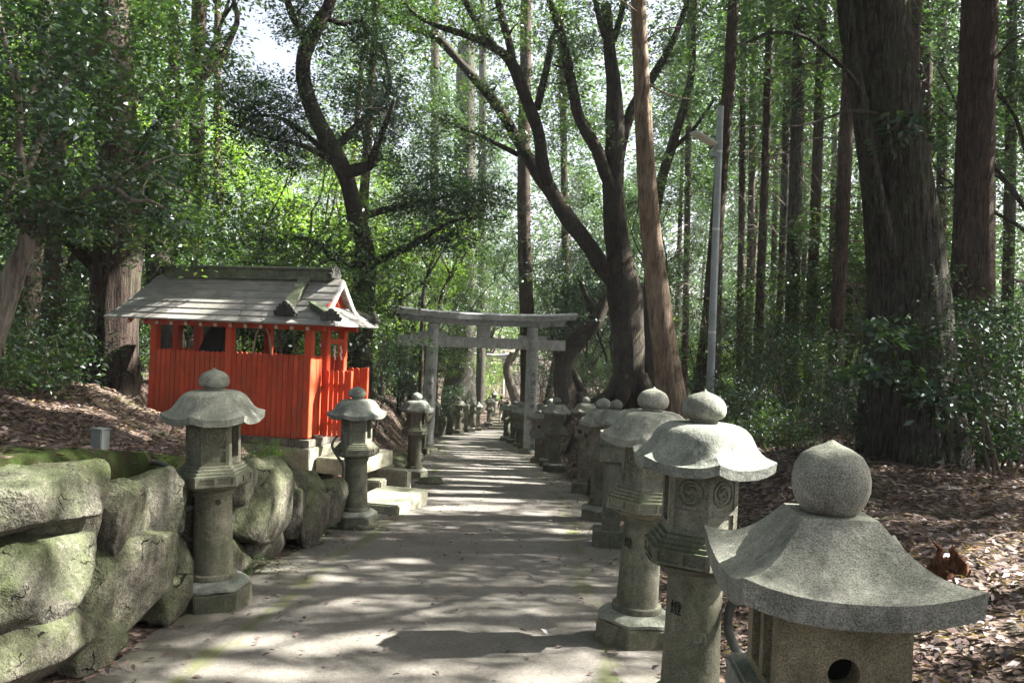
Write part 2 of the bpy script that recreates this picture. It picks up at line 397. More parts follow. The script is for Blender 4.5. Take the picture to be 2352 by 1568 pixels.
# ------------------------------------------------------------------ ground sheet, path, steps
def axis(parts):
    out = []
    for a, b, st in parts: out += list(np.arange(a, b, st))
    return np.array(out + [parts[-1][1]])
def ground_sheet():
    xs = axis([(-260, -60, 25), (-60, -14, 2), (-14, -7, .5), (-7, 8, .16), (8, 16, .5), (16, 60, 2), (60, 260, 25)])
    ys = axis([(-40, -4, 4), (-4, 2, .5), (2, 16, .16), (16, 32, .4), (32, 60, .8), (60, 130, 3), (130, 500, 37)])
    X, Y = np.meshgrid(xs, ys); Z = ground_h(X, Y)
    n = len(xs); V = np.stack([X, Y, Z], -1).reshape(-1, 3)
    i, j = np.meshgrid(np.arange(n - 1), np.arange(len(ys) - 1)); a = (j * n + i).ravel()
    me = bpy.data.meshes.new('ground'); me.from_pydata(V.tolist(), [], np.stack([a, a + 1, a + n + 1, a + n], -1).tolist())
    me.shade_smooth(); o = link('ground', me, M_GROUND); tag(o, kind='structure')
ground_sheet()
def path_sheet():
    ys = axis([(-4, 14, .15), (14, 52.3, .4)]); ss = np.array([-1.98, -1.75, -1.5, -1.3, -1.22, -1.1, -.6, 0, .6, 1.1, 1.22, 1.3, 1.5, 1.78])
    V = []; U = []
    for y in ys:
        xc = float(lerp_tab(XC, y)); z = float(lerp_tab(ZP, y))
        for s in ss:
            e = .03 * math.sin(y * 3.1) * (abs(s) > 1.7)
            V.append((xc + s + e, y, z + .006 - .012 * max(0, abs(s) - 1.25))); U.append((s, y))
    n = len(ss); fs = [(j * n + i, j * n + i + 1, (j + 1) * n + i + 1, (j + 1) * n + i) for j in range(len(ys) - 1) for i in range(n - 1)]
    me = bpy.data.meshes.new('path'); me.from_pydata(V, [], fs)
    uvl = me.uv_layers.new(name='UVMap')
    vi = np.zeros(len(me.loops), int); me.loops.foreach_get('vertex_index', vi)
    uvl.data.foreach_set('uv', np.array(U)[vi].ravel())
    me.shade_smooth(); tag(link('path', me, M_PATH), kind='structure')
path_sheet()
st = MB()
for k in range(4):
    y0 = 52.3 + .48 * k; st.box((.1, (y0 + 60) / 2, -4.37 + .065 + .125 * k), (2.7, 60 - y0, .125))
stairs = thing('stone_stairs', 'pale stone steps rising at the far end of the path', 'stairs', (0, 0, 0))
st.build('tread_blocks', M_PLINTH, stairs, bevel=.015)

# ------------------------------------------------------------------ boulder retaining wall
def boulder(mb_name, c, size, seed, parent, axes, mat=M_BOUL, ex=2.7, amp=.16, lvl=4):
    """axes: (along, out, up) vectors; size: half sizes along those axes; a hewn, irregular rock"""
    bm = bmesh.new(); bmesh.ops.create_icosphere(bm, subdivisions=lvl, radius=1)
    A, B, U = [Vector(a) for a in axes]; sv = Vector((seed * 3.17, seed * 1.31, seed * .77))
    rr = random.Random(seed); cuts = [(Vector((rr.gauss(0, .13), 1, rr.gauss(0, .13))).normalized(), .62)]
    for _ in range(16):
        nn = Vector((rr.gauss(0, 1), rr.gauss(0, 1), rr.gauss(0, 1))).normalized(); cuts.append((nn, rr.uniform(.62, .95)))
    for v in bm.verts:
        p = v.co.normalized(); k = (abs(p.x) ** ex + abs(p.y) ** ex + abs(p.z) ** ex) ** (-1 / ex)
        q = p * k
        f = 1 - amp * .5 * abs(mnoise.noise(p * 3.3 + sv * 1.7)) + amp * 1.5 * mnoise.noise(p * 1.1 + sv) + amp * .8 * mnoise.noise(p * 2.6 + sv) + amp * .30 * mnoise.noise(p * 7 + sv)
        cell = mnoise.voronoi(p * 1.5 + sv)[0]
        f -= amp * .8 * max(0, .35 - cell[0])
        q = q * f
        for nn, dd in cuts:
            e = q.dot(nn) - dd
            if e > 0: q = q - nn * (e * .85)
        q = q * (1 + amp * .14 * mnoise.noise(p * 15 + sv) + amp * .25 * mnoise.noise(p * 5 + sv * 2))
        v.co = A * (q.x * size[0]) + B * (q.y * size[1]) + U * (q.z * size[2])
    me = bpy.data.meshes.new(mb_name); bm.to_mesh(me); bm.free(); me.shade_smooth()
    o = link(mb_name, me, mat, parent); o.location = c
    return o
def wall_x(y): return float(np.interp(y, [2, 4.7, 5.84, 7.56, 9.4, 10.6], [-2.42, -2.35, -2.3, -2.2, -2.02, -1.95]))
def wall_pt(px, py):
    d = at(px, py, 1.0) - CAM; Y = 2.0
    while Y < 14:
        p = CAM + d * Y
        if p.x <= wall_x(p.y): return p
        Y += .01
    return CAM + d * 12
WALL = thing('boulder_wall', 'dry stone retaining wall of big mossy boulders left of the path', 'stone wall', (-2.5, 6, gh(-1.9, 6)))
WB = Vector(WALL.location)
rocks = [  # zoom boxes x0,x1,y0,y1 in the photo's lower left quarter
    (0, 510, 372, 700), (-160, 105, 430, 720), (400, 735, 370, 830), (690, 880, 375, 930), (845, 1100, 330, 1010),
    (-60, 568, 690, 1290), (-160, 470, 1230, 1600), (505, 935, 800, 1350), (440, 660, 1150, 1450), (320, 440, 640, 830),
    (1060, 1160, 420, 760), (1050, 1180, 720, 1120), (930, 1060, 980, 1190), (1345, 1500, 520, 860), (1340, 1535, 740, 970),
    (1350, 1525, 270, 570), (1475, 1680, 300, 760), (1655, 1775, 335, 700), (1735, 1850, 350, 470), (1735, 1800, 440, 700), (1790, 1915, 440, 750),
    (1580, 1800, 615, 860), (1515, 1600, 700, 880), (1840, 1940, 365, 700), (1920, 2020, 375, 610), (1925, 2010, 560, 720), (1150, 1360, 400, 900), (1200, 1360, 850, 1000)]
for i, (x0, x1, y0, y1) in enumerate(rocks):
    fx = lambda x: x * .3925
    fy = lambda y: 952.7 + y * .3925
    a = wall_pt(fx(x0), fy((y0 + y1) / 2)); b = wall_pt(fx(x1), fy((y0 + y1) / 2)); c = wall_pt(fx((x0 + x1) / 2), fy((y0 + y1) / 2))
    t = wall_pt(fx((x0 + x1) / 2), fy(y0)); u = wall_pt(fx((x0 + x1) / 2), fy(y1))
    al = Vector((b.x - a.x, b.y - a.y, 0)); ln = al.length; al.normalize(); out = Vector((al.y, -al.x, 0))
    hz = abs(t.z - u.z)
    if hz < .05: hz = .3
    dep = .30 if i not in (0, 1, 5, 6) else .38 if i > 1 else .30
    boulder('boulder', Vector(((a.x + b.x) / 2, (a.y + b.y) / 2, (t.z + u.z) / 2)) - out * (dep * .60 + .07 * ((i * 7) % 4) - .06 - {0: -.06, 1: -.08, 4: -.10, 5: .16, 6: .16, 7: .06}.get(i, 0)) - WB,
            (ln * (.62 if dep < .33 else .76), dep, hz * .61), i + 3, WALL, (al, out, Vector((0, 0, 1))), lvl=5 if i < 9 else 4, ex=5.5, amp=.11)
# more of the wall towards the camera
for i, (y, z, ry, rz) in enumerate([(3.4, .55, .5, .3), (3.5, .05, .55, .32), (2.5, .5, .5, .35), (2.6, 0, .5, .32)]):
    boulder('boulder', Vector((-2.72, y, z)) - WB, (ry, .3, rz), 50 + i, WALL, ((0, 1, 0), (1, 0, 0), (0, 0, 1)), lvl=3, ex=3)

def moss_cap():
    V = []; ys = np.arange(3.2, 8.6, .09); xs = np.arange(0, .95, .08)
    for y in ys:
        for k in xs:
            x = wall_x(y) - .22 - k * (1.0 if y < 6.8 else .5); e = (k < .05) * .16 + (k > .86) * .10 + (k < .2) * .03
            V.append((x, y, gh(x, y) + .012 + .02 * vnoise(x * 9, y * 9) + .012 * vnoise(x * 3 + 1, y * 3) - e - .05 * (y > 8.3)))
    n = len(xs); fs = [(j * n + i, (j + 1) * n + i, (j + 1) * n + i + 1, j * n + i + 1) for j in range(len(ys) - 1) for i in range(n - 1)]
    me = bpy.data.meshes.new('moss'); me.from_pydata(V, [], fs); me.shade_smooth()
    tag(link('moss', me, M_MOSS), 'green moss covering the top of the boulder wall', 'moss', kind='stuff')
moss_cap()

# ------------------------------------------------------------------ stone lanterns
def face_recess(mb, M, w, h, recs, depth_hole=.05):
    """flat face w x h in the local xz plane (y = 0 outward -y); recs: (u0,u1,v0,v1,depth,through)"""
    us = sorted({-w / 2, w / 2} | {r[0] for r in recs} | {r[1] for r in recs}); vs = sorted({0, h} | {r[2] for r in recs} | {r[3] for r in recs})
    for a, b in zip(us, us[1:]):
        for c, d in zip(vs, vs[1:]):
            m, n = (a + b) / 2, (c + d) / 2
            if any(r[0] < m < r[1] and r[2] < n < r[3] for r in recs): continue
            mb.add([(a, 0, c), (b, 0, c), (b, 0, d), (a, 0, d)], [(0, 1, 2, 3)], M)
    for a, b, c, d, dep, thr in recs:
        q = [(a, 0, c), (b, 0, c), (b, 0, d), (a, 0, d)]; k = [(x, dep, z) for x, _, z in q]
        fs = [(0, 4, 5, 1), (1, 5, 6, 2), (2, 6, 7, 3), (3, 7, 4, 0)]
        if not thr: fs.append((4, 5, 6, 7))
        mb.add(q + k, fs, M)
def side_matrix(n, k, apo, rot, z=0):
    a = rot + 2 * PI * (k + .5) / n
    return Matrix.Translation((apo * math.cos(a), apo * math.sin(a), z)) @ Matrix.Rotation(a + PI / 2, 4, 'Z')

def crest(parent, M):
    """raised comma swirl inside a ring"""
    mb = MB()
    def curve(fn, n, r0, r1, m=6):
        pts = [M @ Vector(fn(i / n)) for i in range(n + 1)]
        mb.tube(pts, [r0 + (r1 - r0) * i / n for i in range(n + 1)], m)
    curve(lambda t: (.062 * math.cos(2 * PI * t), -.002, .062 * math.sin(2 * PI * t)), 32, .006, .006)
    curve(lambda t: ((.046 - .030 * t) * math.cos(1.1 + 4.6 * t), -.002, (.046 - .030 * t) * math.sin(1.1 + 4.6 * t)), 20, .004, .011)
    curve(lambda t: ((.046 - .030 * t) * math.cos(4.24 + 4.6 * t), -.002, (.046 - .030 * t) * math.sin(4.24 + 4.6 * t)), 20, .004, .011)
    return mb.build('crest', M_LANT, parent, smooth=50)

def dome_roof(n, Rc, z0, z1, rtop, lip, rise=.034, segs=8, flare=1.0, rot=0, prof=None):
    prof = prof or [(.36, 1.0), (.43, .985), (.50, .945), (.57, .87), (.63, .77), (.685, .63), (.735, .47), (.79, .315), (.85, .18), (.91, .08), (.96, .025), (1.0, .0)]
    N = n * segs; rings = []
    def pt(r, z, i, wgt):
        ph = (i % segs) / segs - .5                        # -.5 corner .. 0 face middle .. .5
        ang = rot + 2 * PI * i / N
        a = ph * 2 * PI / n
        poly = math.cos(PI / n) / math.cos(a)
        pw = 1 + (poly - 1) * wgt
        cr = (abs(ph) * 2) ** 3
        return (Rc * r * pw * math.cos(ang), Rc * r * pw * math.sin(ang), z + rise * cr * wgt ** 3)
    top = []
    for r, zf in prof:
        wgt = min(1, max(0, (r - .55) / .42)); wgt = wgt * wgt * (3 - 2 * wgt)
        top.append([pt(r, z0 + (z1 - z0) * zf, i, wgt) for i in range(N)])
    low = [[(p[0] * .985, p[1] * .985, p[2] - lip) for p in top[-1]], [(p[0] * .62, p[1] * .62, z0 - lip + .01) for p in top[-1]]]
    return low[::-1] + top[::-1]

def onion(r, h, seed=0):
    prof = [(.0, 0), (.62, 0), (.66, .03), (.62, .07), (.60, .10), (.78, .13), (.93, .22), (1.0, .36), (.98, .50), (.88, .64), (.70, .76), (.47, .84), (.24, .89), (.10, .93), (.045, .975), (.0, 1.0)]
    return [(max(.0005, a * r), b * h) for a, b in prof]

def hex_lantern(label, group, crests=True, plinth=True, detail=True, roofmat=None):
    """hexagonal lantern, 1.79 m: base with lotus petals, round column, panelled platform, fire box, domed roof, onion jewel"""
    t = thing('stone_lantern', label, 'stone lantern', group=group); n = 6; rt = 0
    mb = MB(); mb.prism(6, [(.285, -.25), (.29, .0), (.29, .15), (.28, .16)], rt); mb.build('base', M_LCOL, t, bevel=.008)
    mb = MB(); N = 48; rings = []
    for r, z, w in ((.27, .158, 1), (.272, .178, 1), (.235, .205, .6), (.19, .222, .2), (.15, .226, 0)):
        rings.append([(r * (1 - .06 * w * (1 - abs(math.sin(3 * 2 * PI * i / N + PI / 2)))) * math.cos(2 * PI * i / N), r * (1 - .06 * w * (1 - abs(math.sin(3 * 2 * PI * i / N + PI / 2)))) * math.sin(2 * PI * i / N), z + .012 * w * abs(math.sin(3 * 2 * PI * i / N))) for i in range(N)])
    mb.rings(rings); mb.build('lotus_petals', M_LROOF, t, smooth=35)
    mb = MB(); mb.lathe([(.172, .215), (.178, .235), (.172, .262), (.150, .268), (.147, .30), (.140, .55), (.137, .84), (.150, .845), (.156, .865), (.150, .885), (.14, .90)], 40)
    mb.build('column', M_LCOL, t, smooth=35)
    mb = MB(); N = 48
    rings = []
    for r, z, w in ((.14, .875, 0), (.17, .89, .2), (.235, .915, .8), (.262, .93, 1)):
        rings.append([(r * (1 - .05 * w * (1 - abs(math.cos(3 * 2 * PI * i / N)))) * math.cos(2 * PI * i / N), r * (1 - .05 * w * (1 - abs(math.cos(3 * 2 * PI * i / N)))) * math.sin(2 * PI * i / N), z) for i in range(N)])
    mb.rings(rings)
    mb.prism(6, [(.272, .9305), (.286, .938)], rt)
    mb.prism(6, [(.283, 1.012), (.262, 1.020), (.262, 1.035), (.240, 1.039), (.240, 1.056), (.222, 1.060), (.222, 1.078), (.2, 1.08)], rt)
    for k in range(6):
        apo = .286 * math.cos(PI / 6); M = side_matrix(6, k, apo, rt, .938)
        face_recess(mb, M, .286, .075, [(-.118, -.012, .014, .061, .010, False), (.012, .118, .014, .061, .010, False)])
    mb.build('platform', M_LANT, t, smooth=30)
    mb = MB(); fb = None; holes = []
    for k in range(6):
        apo = .196 * math.cos(PI / 6); M = side_matrix(6, k, apo, rt, 1.08)
        if k % 3 == 2 and detail: face_recess(mb, M, .196, .32, [(-.055, .055, .05, .285, .045, True)])
        else: face_recess(mb, M, .196, .32, [(-.072, .072, .125, .295, .008, False), (-.072, .072, .022, .105, .008, False)])
    fb = mb.build('fire_box', M_LANT, t, smooth=30)
    mb = MB(); mb.prism(6, [(.145, 1.09), (.145, 1.39)], rt); link('shade_core', mb.mesh('shade_core'), M_DARK, fb)  # dark core paints the shade inside the hollow fire box
    if crests:
        for k in range(6):
            if k % 3 != 2: crest(fb, side_matrix(6, k, .196 * math.cos(PI / 6) - .008, rt, 1.08 + .21))
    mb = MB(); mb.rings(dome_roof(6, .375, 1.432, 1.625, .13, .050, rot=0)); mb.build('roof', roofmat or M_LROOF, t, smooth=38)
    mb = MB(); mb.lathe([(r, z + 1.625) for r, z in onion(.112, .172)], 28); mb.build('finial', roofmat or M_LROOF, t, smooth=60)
    return t

def square_roof(mb, S, z0, z1, rtop, lip, rise, seg=10, rows=9, curve=.045):
    rings = []
    N = 4 * seg
    def pt(t, i, dz=0):
        k = i // seg; f = (i % seg) / seg * 2 - 1
        h = (rtop + (S / 2 - rtop) * t)
        a = k * PI / 2 - PI / 4
        # side k runs between corners; local point on the side
        x, y = h, h * f
        z = z1 + (z0 - z1) * t - curve * math.sin(PI * t) + rise * abs(f) ** 2.4 * t ** 2.2 + dz
        ca, sa = math.cos(k * PI / 2), math.sin(k * PI / 2)
        return (x * ca - y * sa, x * sa + y * ca, z)
    for r in range(rows + 1): rings.append([pt(r / rows, i) for i in range(N)])
    e = rings[-1]
    rings.append([(p[0] * .985, p[1] * .985, p[2] - lip) for p in e])
    rings.append([(p[0] * .6, p[1] * .6, z0 - lip + .012) for p in e])
    mb.rings(rings[::-1])

def square_lantern(label, group, mat, mat2):
    """square granite lantern, 1.53 m, pyramid roof with curved eaves and ball jewel"""
    t = thing('stone_lantern', label, 'stone lantern', group=group)
    MB().box((0, 0, .0), (.38, .38, .26)).build('base', mat2, t, bevel=.012)
    MB().box((0, 0, .41), (.21, .21, .56)).build('post', mat2, t, bevel=.012)
    MB().box((0, 0, .655), (.30, .30, .07), taper=1.35).box((0, 0, .7525), (.47, .47, .125)).build('platform', mat, t, bevel=.012)
    mb = MB(); wd = .36
    for k in range(4):
        M = side_matrix(4, k, wd / 2, -PI / 4 * 3 + PI / 2 * 0, .815)
        if k % 2 == 0:                                     # round light hole: plate with a circular opening
            N = 24; c = (0, 0, .105); r = .043
            out = []
            for i in range(N):
                a = 2 * PI * i / N; ca, sa = math.cos(a), math.sin(a); m = max(abs(ca) / (wd / 2), abs(sa) / (.105 if sa < 0 else .185))
                out.append((ca / m, 0, .105 + sa / m))
            inn = [(r * math.cos(2 * PI * i / N), 0, .105 + r * math.sin(2 * PI * i / N)) for i in range(N)]
            bk = [(p[0], .07, p[2]) for p in inn]
            fs = [(i, (i + 1) % N, N + (i + 1) % N, N + i) for i in range(N)] + [(N + i, N + (i + 1) % N, 2 * N + (i + 1) % N, 2 * N + i) for i in range(N)]
            mb.add(out + inn + bk, fs, M)
            for sx, sz in ((-1, 0), (1, 0), (1, .29), (-1, .29)):   # fill the four corners
                cx = sx * wd / 2
                near = sorted(out, key=lambda p: (p[0] - cx) ** 2 + (p[2] - sz) ** 2)[:1]
            mb.add([(-wd / 2, .002, 0), (wd / 2, .002, 0), (wd / 2, .002, .105 - r - .02), (-wd / 2, .002, .105 - r - .02)], [(0, 1, 2, 3)], M)
            mb.add([(-wd / 2, .002, .105 + r + .02), (wd / 2, .002, .105 + r + .02), (wd / 2, .002, .29), (-wd / 2, .002, .29)], [(0, 1, 2, 3)], M)
        else:
            face_recess(mb, M, wd, .29, [(-.12, -.02, .03, .26, .06, True), (.02, .12, .03, .26, .06, True)])
    fb = mb.build('fire_box', mat2, t)
    MB().box((0, 0, .955), (.22, .22, .27)).build('shade_core', M_DARK, fb)  # dark filler, painted shade behind the light openings
    mb = MB(); square_roof(mb, .615, 1.150, 1.325, .105, .07, .052, curve=.030); mb.build('roof', mat, t, smooth=32)
    mb = MB(); mb.lathe([(r, z + 1.306) for r, z in [(.001, 0), (.060, .0), (.060, .016), (.076, .022), (.097, .05), (.109, .085), (.110, .118), (.103, .155), (.085, .185), (.055, .205), (.025, .217), (.010, .226), (.001, .231)]], 36)
    mb.build('finial', mat, t, smooth=60)
    return t

def post_lantern(label, group, blossoms=False):
    """slim square post, square box, low round-cornered hexagonal cap and onion jewel, 1.72 m"""
    t = thing('stone_lantern', label, 'stone lantern', group=group)
    MB().box((0, 0, .02), (.40, .40, .36)).build('base', M_LCOL, t, bevel=.012)
    MB().box((0, 0, .60), (.20, .20, .80)).build('post', M_LCOL, t, bevel=.008)
    pl = MB().box((0, 0, 1.085), (.37, .37, .17)).build('platform', M_LANT, t, bevel=.01)
    if blossoms:
        mb = MB()
        for cx, cz in ((-.09, 1.11), (.02, 1.05), (.10, 1.10)):
            for q in range(5):
                a = 2 * PI * q / 5
                mb.lathe([(.001, 0), (.020, 0), (.016, .006), (.001, .007)], 10, M=Matrix.Translation((cx + .022 * math.cos(a), -.184, cz + .022 * math.sin(a))) @ Matrix.Rotation(PI / 2, 4, 'X'))
        mb.build('blossom_carving', M_DARK, pl)  # dark petals stand in for the shade in carved holes
    mb = MB()
    for k in range(4):
        M = side_matrix(4, k, .125, -PI / 4 * 3, 1.17); face_recess(mb, M, .25, .25, [(-.06, .06, .05, .2, .04, True)] if k % 2 else [(-.085, .085, .04, .21, .008, False)])
    fb = mb.build('fire_box', M_LANT, t)
    MB().box((0, 0, 1.295), (.16, .16, .24)).build('shade_core', M_DARK, fb)  # near-black block in place of real shade inside the box
    mb = MB(); mb.rings(dome_roof(6, .26, 1.452, 1.60, .1, .04, rise=.03)); mb.build('roof', M_LROOF, t, smooth=38)
    mb = MB(); mb.lathe([(r, z + 1.593) for r, z in onion(.078, .135)], 24); mb.build('finial', M_LROOF, t, smooth=60)
    return t

GL = 'stone lanterns lining the path'
LH = hex_lantern('hexagonal lantern under a mossy green dome roof, standing against the boulder wall', GL)
def put(t, x, y, rz=0, lean=(0, 0), sc=1.0, dz=0.0):
    t.location = (x, y, gh(x, y) + dz); t.rotation_euler = (lean[0], lean[1], rz); t.scale = (sc,) * 3; return t
put(LH, -2.18, 6.25, R(24), (0, R(-1.6)))
def more(src, label, x, y, rz=0, lean=(0, 0), sc=1.0, dz=0.0):
    return put(dup(src, (0, 0, 0), label=label, group=GL), x, y, rz, lean, sc, dz)
more(LH, 'hexagonal lantern on a rough rock base beside the entrance steps of the red shrine', -1.86, 10.36, R(14), (0, R(-1.5)), .985)
more(LH, 'hexagonal lantern left of the path just beyond the shrine steps, nearer than the gate', -1.93, 17.24, R(5), (0, 0), 1.0)
more(LH, 'hexagonal lantern with sunlit white roof, directly behind the granite lantern', .925, 4.02, R(30), (0, R(.9)), .955)
more(LH, 'tall hexagonal lantern with shaded green dome roof, overlapped by the sunlit white-roofed lantern', .93, 5.76, R(12), (0, R(2.4)), .985)
LS = square_lantern('square speckled granite lantern with ball finial and pyramid roof in the right foreground', GL, M_GRAN, M_GRANT)
put(LS, .95, 2.43, R(-3.9))
LP = post_lantern('slim lantern with a plain square grey post and small domed cap on the right kerb', GL)
put(LP, 1.24, 9.74, R(-4), (0, R(.5)))
more(LH, 'hexagonal lantern on a round column, partly hidden by the slim square-post lantern', 1.36, 12.0, R(20), sc=.985)
LB = post_lantern('square-post lantern with blossom carvings on its platform, right of the path', GL, True)
put(LB, 1.45, 15.7, R(-6), sc=1.06)
more(LH, 'broad-roofed hexagonal lantern right of the small square lantern near the right torii pillar', 1.17, 20.5, R(15), sc=1.03)
more(LH, 'lantern of which only the finial shows behind the broad-roofed one by the torii', 1.12, 22.3, R(33), sc=1.02)
LS2 = more(LS, 'small square lantern with a round hole in its tan box, touching the broad-roofed lantern\'s left', .90, 23.6, R(-12), sc=1.12)
for k, (x, y, src, lab) in enumerate([(.63, 30.9, LS, 'square lantern first behind the right torii pillar'), (.44, 32.4, LS, 'square-roofed lantern second behind the right torii pillar'),
        (.22, 34.8, LH, 'round-finial lantern third behind the right torii pillar'), (-.08, 37.1, LH, 'lantern in front of the walking person, last of the far right row')]):
    more(src, lab, x, y, R(-15 + 9 * k), sc=1.16 if src == LS else 1.0)
more(LP, 'small square-post lantern at the foot of the left torii pillar', -2.62, 25.4, R(-10), sc=1.0)
more(LH, 'lantern peeping out behind the one beyond the shrine steps', -2.55, 22.4, R(10), sc=1.0)
for k, (x, y, src, lab) in enumerate([(-3.37, 38.2, LP, 'dark slim lantern nearest the upright stones in the far left row'), (-2.65, 43.7, LH, 'dark hexagonal lantern in the far left row under the big bush'),
        (-2.39, 46.1, LP, 'dark slim lantern just right of the hexagonal one under the bush'), (-2.12, 47.4, LP, 'dark slim lantern with sunlit right edge, middle of the far left row'),
        (-1.83, 49.3, LP, 'tan-sided slim lantern in the far left row'), (-1.26, 53.0, LH, 'pale-roofed hexagonal lantern near the far steps'), (-1.05, 55.6, LP, 'last small lantern beside the far steps')]):
    more(src, lab, x, y, R(-12 + 5 * k), sc=1.0 + .06 * (k % 2))

# rock under the second left lantern
for px, py, Y, s, nm in ((816, 1222, 10.3, (.36, .33, .11), 'base_rock'), (985, 1118, 16.2, (.30, .3, .12), 'mossy_rock')):
    p = at(px, py, Y); z = gh(p.x, p.y)
    o = boulder(nm, Vector((p.x, p.y, z + .03)), s, 81 + px, None, ((1, 0, 0), (0, -1, 0), (0, 0, 1)), lvl=3)
    tag(o, 'low mossy rock under the lantern by the shrine steps' if Y < 12 else 'mossy rock beside the lantern beyond the shrine steps', 'rock')

# ------------------------------------------------------------------ carved writing
def text_mesh(s, size, mat, name, parent, M, thick=.002):
    cu = bpy.data.curves.new('t', 'FONT'); cu.body = s; cu.size = size; cu.align_x = 'CENTER'; cu.align_y = 'CENTER'; cu.extrude = thick; cu.resolution_u = 3
    o = bpy.data.objects.new('t', cu); COL.objects.link(o)
    dg = bpy.context.evaluated_depsgraph_get(); dg.update()
    me = bpy.data.meshes.new_from_object(o.evaluated_get(dg)); me.name = name
    bpy.data.objects.remove(o); bpy.data.curves.remove(cu); me.transform(M); me.materials.clear()
    return link(name, me, mat, parent)
def column_writing(parent, chars, r, z0, dz, size, ang, stretch=1.0):
    """characters down a round shaft, facing direction ang (0 = +x)"""
    bm = bmesh.new()
    for i, ch in enumerate(chars):
        if ch == ' ': continue
        M = Matrix.Translation((r(z0 - i * dz) * math.cos(ang), r(z0 - i * dz) * math.sin(ang), z0 - i * dz)) @ Matrix.Rotation(ang + PI / 2, 4, 'Z') @ Matrix.Rotation(PI / 2, 4, 'X') @ Matrix.Diagonal((1, stretch, 1, 1))
        o = text_mesh(ch, size, M_INK, 'x', None, M); bm.from_mesh(o.data); me = o.data; bpy.data.objects.remove(o); bpy.data.meshes.remove(me)
    me = bpy.data.meshes.new('inscription'); bm.to_mesh(me); bm.free()
    return link('inscription', me, M_INK, parent)
for o in list(COL.objects):
    if o.name.startswith('stone_lantern') and o.get('label', '').startswith(('hexagonal lantern under a mossy', 'hexagonal lantern with sunlit', 'tall hexagonal')):
        lab = o['label']
        a = -PI / 2 + (R(34) if 'mossy' in lab else R(-52) if 'sunlit' in lab else R(-50)) - o.rotation_euler.z
        column_writing(o, '奉' if 'mossy' in lab else '燈' if 'sunlit' in lab else '奉', lambda z: .1395, .80 if 'mossy' in lab else .70, .12, .055 if 'mossy' in lab else .075, a)

# ------------------------------------------------------------------ torii gates
def torii(label, loc, rz, half, hp, r0, r1, over, kt, nuki_z, nuki_h, texts=None, mat=M_TORII, flat=False):
    t = thing('torii_gate', label, 'torii gate', loc, rz)
    for sx in (-1, 1):
        x0, x1 = sx * half * 1.0, sx * half * .965
        zb = gh(*(Matrix.Rotation(rz, 3, 'Z') @ Vector((x0, 0, 0)) + Vector(loc)).xy) - loc[2]
        if not flat:
            mb = MB(); mb.lathe([(.36, zb - .3), (.37, zb + .06), (.36, zb + .10), (.30, zb + .16), (.22, zb + .2)], 32, M=Matrix.Translation((x0, 0, 0))); mb.build('pillar_base', M_LCOL, t, smooth=40)
        mb = MB(); k = [i / 8 for i in range(9)]
        mb.tube([(x0 + (x1 - x0) * q, 0, zb + .1 + (hp - zb - .1) * q) for q in k], [r0 + (r1 - r0) * q for q in k], 32)
        pil = mb.build('pillar', mat, t, smooth=40)
        if texts:
            s, z0, dz, size, ang = texts[0 if sx < 0 else 1]
            ins = column_writing(pil, s, lambda z: r0 + (r1 - r0) * (z - zb) / (hp - zb) + .001, z0, dz, size, -PI / 2 + ang)
            for v in ins.data.vertices: v.co.x += x0 + (x1 - x0) * (v.co.z - zb) / (hp - zb)
    def beam(name, L, z0, h, d, rise, dz=0, cut=0):
        mb = MB(); rings = []
        for i in range(25):
            q = i / 24 * 2 - 1; e = rise * max(0, abs(q) - .15) ** 2.2
            xx = q * L; sl = cut * q
            rings.append([(xx - sl * 0, -d / 2, z0 + e), (xx, d / 2, z0 + e), (xx + sl, d / 2, z0 + h + e), (xx + sl, 0, z0 + h + e + dz), (xx + sl, -d / 2, z0 + h + e)])
        mb.rings(rings); return mb.build(name, mat, t, smooth=30)
    beam('nuki_beam', half + over * .80, nuki_z, nuki_h, .2 * r1 / .17, 0)
    beam('lower_lintel', half + over * .74, hp, kt * .95, r1 * 2.0, .14, cut=.05)
    beam('top_lintel', half + over, hp + kt * .95 + .004, kt, r1 * 2.6, .19, dz=.06, cut=.10)
    MB().box((0, 0, (nuki_z + nuki_h + hp) / 2 + .001), (.44 * half / 1.72, .14, hp - nuki_z - nuki_h - .004)).build('centre_strut', mat, t, bevel=.01)
    if not flat:
        for sx in (-1, 1):
            for d in (-1, 1):
                MB().box((sx * half * .97 + d * .33, 0, nuki_z + nuki_h + .065), (.30, .17, .12)).build('wedge', mat, t, bevel=.01)
    return t
TX, TY = (-2.62 + .73) / 2, 27.25; TZ = gh(TX, TY)
torii('grey stone torii gate spanning the path, with black inscriptions down its pillars', (TX, TY, TZ), R(13.5), 1.72, 4.17, .215, .185, 1.34, .185, 3.44, .34,
      (('鈴林主一御 社', 2.62, .40, .17, R(-4)), ('平成二十年一月吉日建之', 2.60, .262, .17, R(4))))
p = at(1118, 945, 74)
torii('small pale torii gate far off in the sunlit clearing behind the large one', (p.x, p.y, gh(p.x, p.y)), R(8), 1.35, 3.05, .16, .14, .55, .17, 2.25, .26, None, M_TORII, True)

